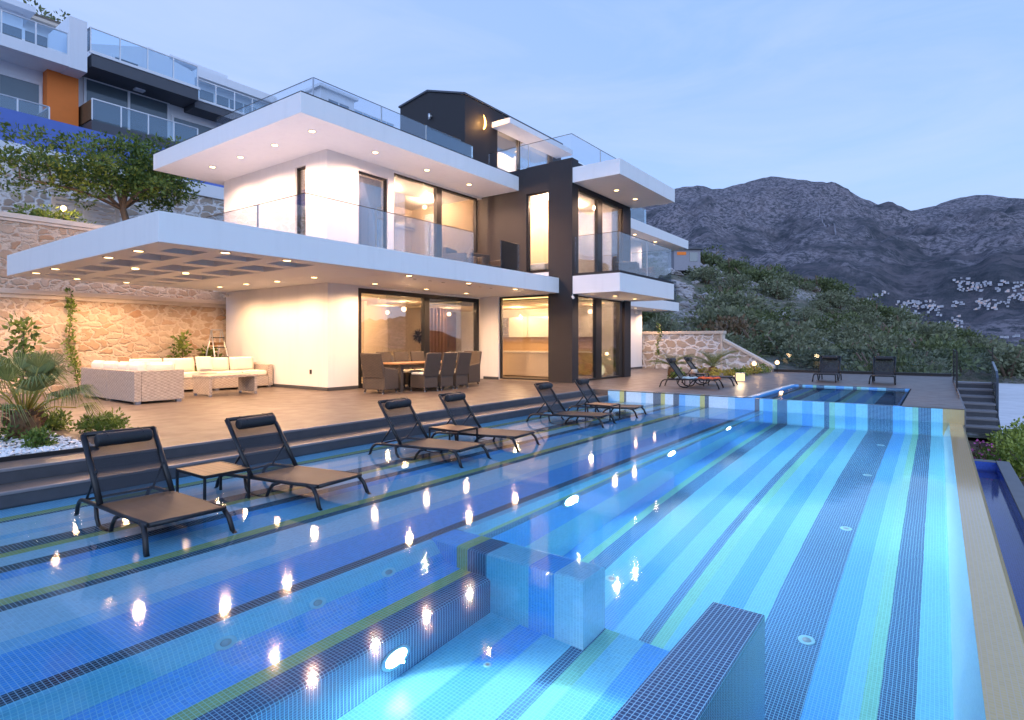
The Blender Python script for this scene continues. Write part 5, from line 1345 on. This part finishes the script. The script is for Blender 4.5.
cluster(958,1024,283,294,60); cluster(952,975,279,287,10); cluster(884,942,302,318,74); cluster(857,872,299,306,10); cluster(876,890,294,299,7); cluster(898,940,303,309,16); cluster(937,962,323,337,30); cluster(950,960,317,325,9); cluster(975,1010,301,311,22); cluster(950,965,304,308,7); cluster(1008,1030,295,300,9); cluster(1000,1018,343,350,10); cluster(1015,1040,300,306,7); cluster(1024,1060,283,296,14)
cluster(975,1010,301,311,20,.7); cluster(950,965,304,308,6,.7); cluster(1008,1030,295,300,8,.8); cluster(1000,1018,343,350,9,.6); cluster(1015,1040,300,306,6,.7); cluster(1024,1100,283,300,30,.8)
# small house on the near hillside
x, y = az_dir(16.4); t = empty('hill_house',(x*104,y*104,15.6),YAW,'small modern grey house with an orange lit terrace on the hillside above the balcony','house')
k = MB(); k.box(-2,2,-2.2,2.2,-2,1.5); k.build('wall',plain('grey_wall',(.30,.29,.33),.8),t)
k = MB(); k.box(-2.4,2.1,-2.5,2.5,1.5,1.75); k.build('roof',M['greyslab'],t)
k = MB(); k.box(-2.06,-1.98,-1.7,-.4,-.5,1.0); k.build('window',M['darkwin'],t)
k = MB(); k.box(-2.06,-1.98,.2,1.7,.6,1.1); k.build('lit_window',emis('lit_window_glow',(1,.35,.12),.5),t)

# scrub and boulders on the hillside
def shrub_proto(seed, m):
    r = random.Random(seed); t = empty('hillside_shrub'); f = MB(); s = MB()
    for i in range(16):
        d = rdir(r); d.z = abs(d.z); c = Vector((d.x,d.y,d.z*.75))*r.uniform(.3,.85); clump(f,c,(.36,.36,.28),62,.125,.075,r,.4)
    for i in range(3): d = rdir(r); s.tube([(0,0,-.4),(d.x*.2,d.y*.2,.2),(d.x*.5,d.y*.5,.6)],.05,5,r2=.02)
    f.build('crown', m, t); s.build('stem', M['bark'], t); return t
SP = [(shrub_proto(1,M['maquis']),'dark green maquis shrub on the slope beyond the terrace','dark maquis shrubs on the slope'),(shrub_proto(2,M['maquis']),'dark green maquis shrub on the slope beyond the terrace','dark maquis shrubs on the slope'),(shrub_proto(3,M['maquis2']),'silvery green olive shrub on the slope beyond the terrace','olive shrubs on the slope'),(shrub_proto(4,M['maquis2']),'silvery green olive shrub on the slope beyond the terrace','olive shrubs on the slope'),(shrub_proto(5,M['rust']),'rust brown dry shrub on the slope beyond the terrace','dry brown shrubs on the slope')]
us = [False]*len(SP); rs = random.Random(21); cnt = 0
def place_shrub(a, d, s, k):
    x, y = az_dir(a)
    if y*d < 0.5 and x*d < 71: return False
    if x*d < 29.5 and y*d < 19: return False
    pr_, lab, gr = SP[k]
    if us[k]: o = copy_tree(pr_)
    else: o = pr_; us[k] = True
    o.location = (x*d, y*d, hill_h(a,d)+.1*s); o.rotation_euler = (0,0,rs.uniform(0,6.28)); o.scale = (s*rs.uniform(.9,1.25),s*rs.uniform(.9,1.25),s*rs.uniform(.75,1.1)); tag(o, lab, 'shrub', gr); return True
tries = 0
while cnt < 240 and tries < 3000:
    tries += 1
    a = rs.uniform(11.5,43); d = 31+88*rs.random()**.8
    dens = .5+.5*noise.noise(Vector((a*.22,d*.05,2)))
    rocky = max(0,1-abs(a-(15.5+ (120-d)*.03))/8)*(d > 48)
    if rs.random() < rocky*.9: continue
    k = rs.choices([0,1,2,3,4],[3,3,4,4,.35])[0]
    if place_shrub(a,d,rs.choice([.7,1.1,1.5,1.9,2.3,2.8])*rs.uniform(.85,1.15)*(.75+d*.006),k): cnt += 1
o = copy_tree(SP[0][0]); x, y = az_dir(20.7); o.location = (x*121,y*121,hill_h(20.7,119)+1.2); o.scale = (3.2,3.2,2.7); tag(o,'lone round dark bush on the skyline of the rocky slope','shrub'); del o['group']
def boulder(seed):
    r = random.Random(seed); bm = bmesh.new(); bmesh.ops.create_icosphere(bm,subdivisions=3,radius=1)
    for v in bm.verts:
        n_ = noise.fractal(v.co*1.4+Vector((seed,0,0)),1,2,4); v.co *= 1+.6*n_; v.co.z *= .7
    me = bpy.data.meshes.new('boulder'); bm.to_mesh(me); bm.free(); o = bpy.data.objects.new('boulder',me); COL.objects.link(o); me.materials.append(M['rock']); return o
M['rock'] = plain('limestone', (.34,.31,.31), .9, var=.35, scale=1.5, bumpy=.8, bscale=5)
bp = [boulder(i) for i in (1,2,3)]
for i in range(80):
    if i < 62: d = rs.uniform(62,112); a = 15.8+(116-d)*.06+rs.gauss(0,2.2)
    else: a = rs.uniform(14,36); d = rs.uniform(45,110)
    o = bp[i] if i < 3 else bp[i%3].copy()
    if i >= 3: COL.objects.link(o)
    x, y = az_dir(a); s = rs.uniform(.4,1.15)*(.6+d*.006); o.location = (x*d,y*d,hill_h(a,d)+.15*s); o.rotation_euler = (rs.uniform(-.3,.3),rs.uniform(-.3,.3),rs.uniform(0,6)); o.scale = (s,s*rs.uniform(.7,1.2),s*rs.uniform(.6,1)); tag(o,'pale limestone boulder among the scrub on the slope','boulder','limestone boulders on the slope')
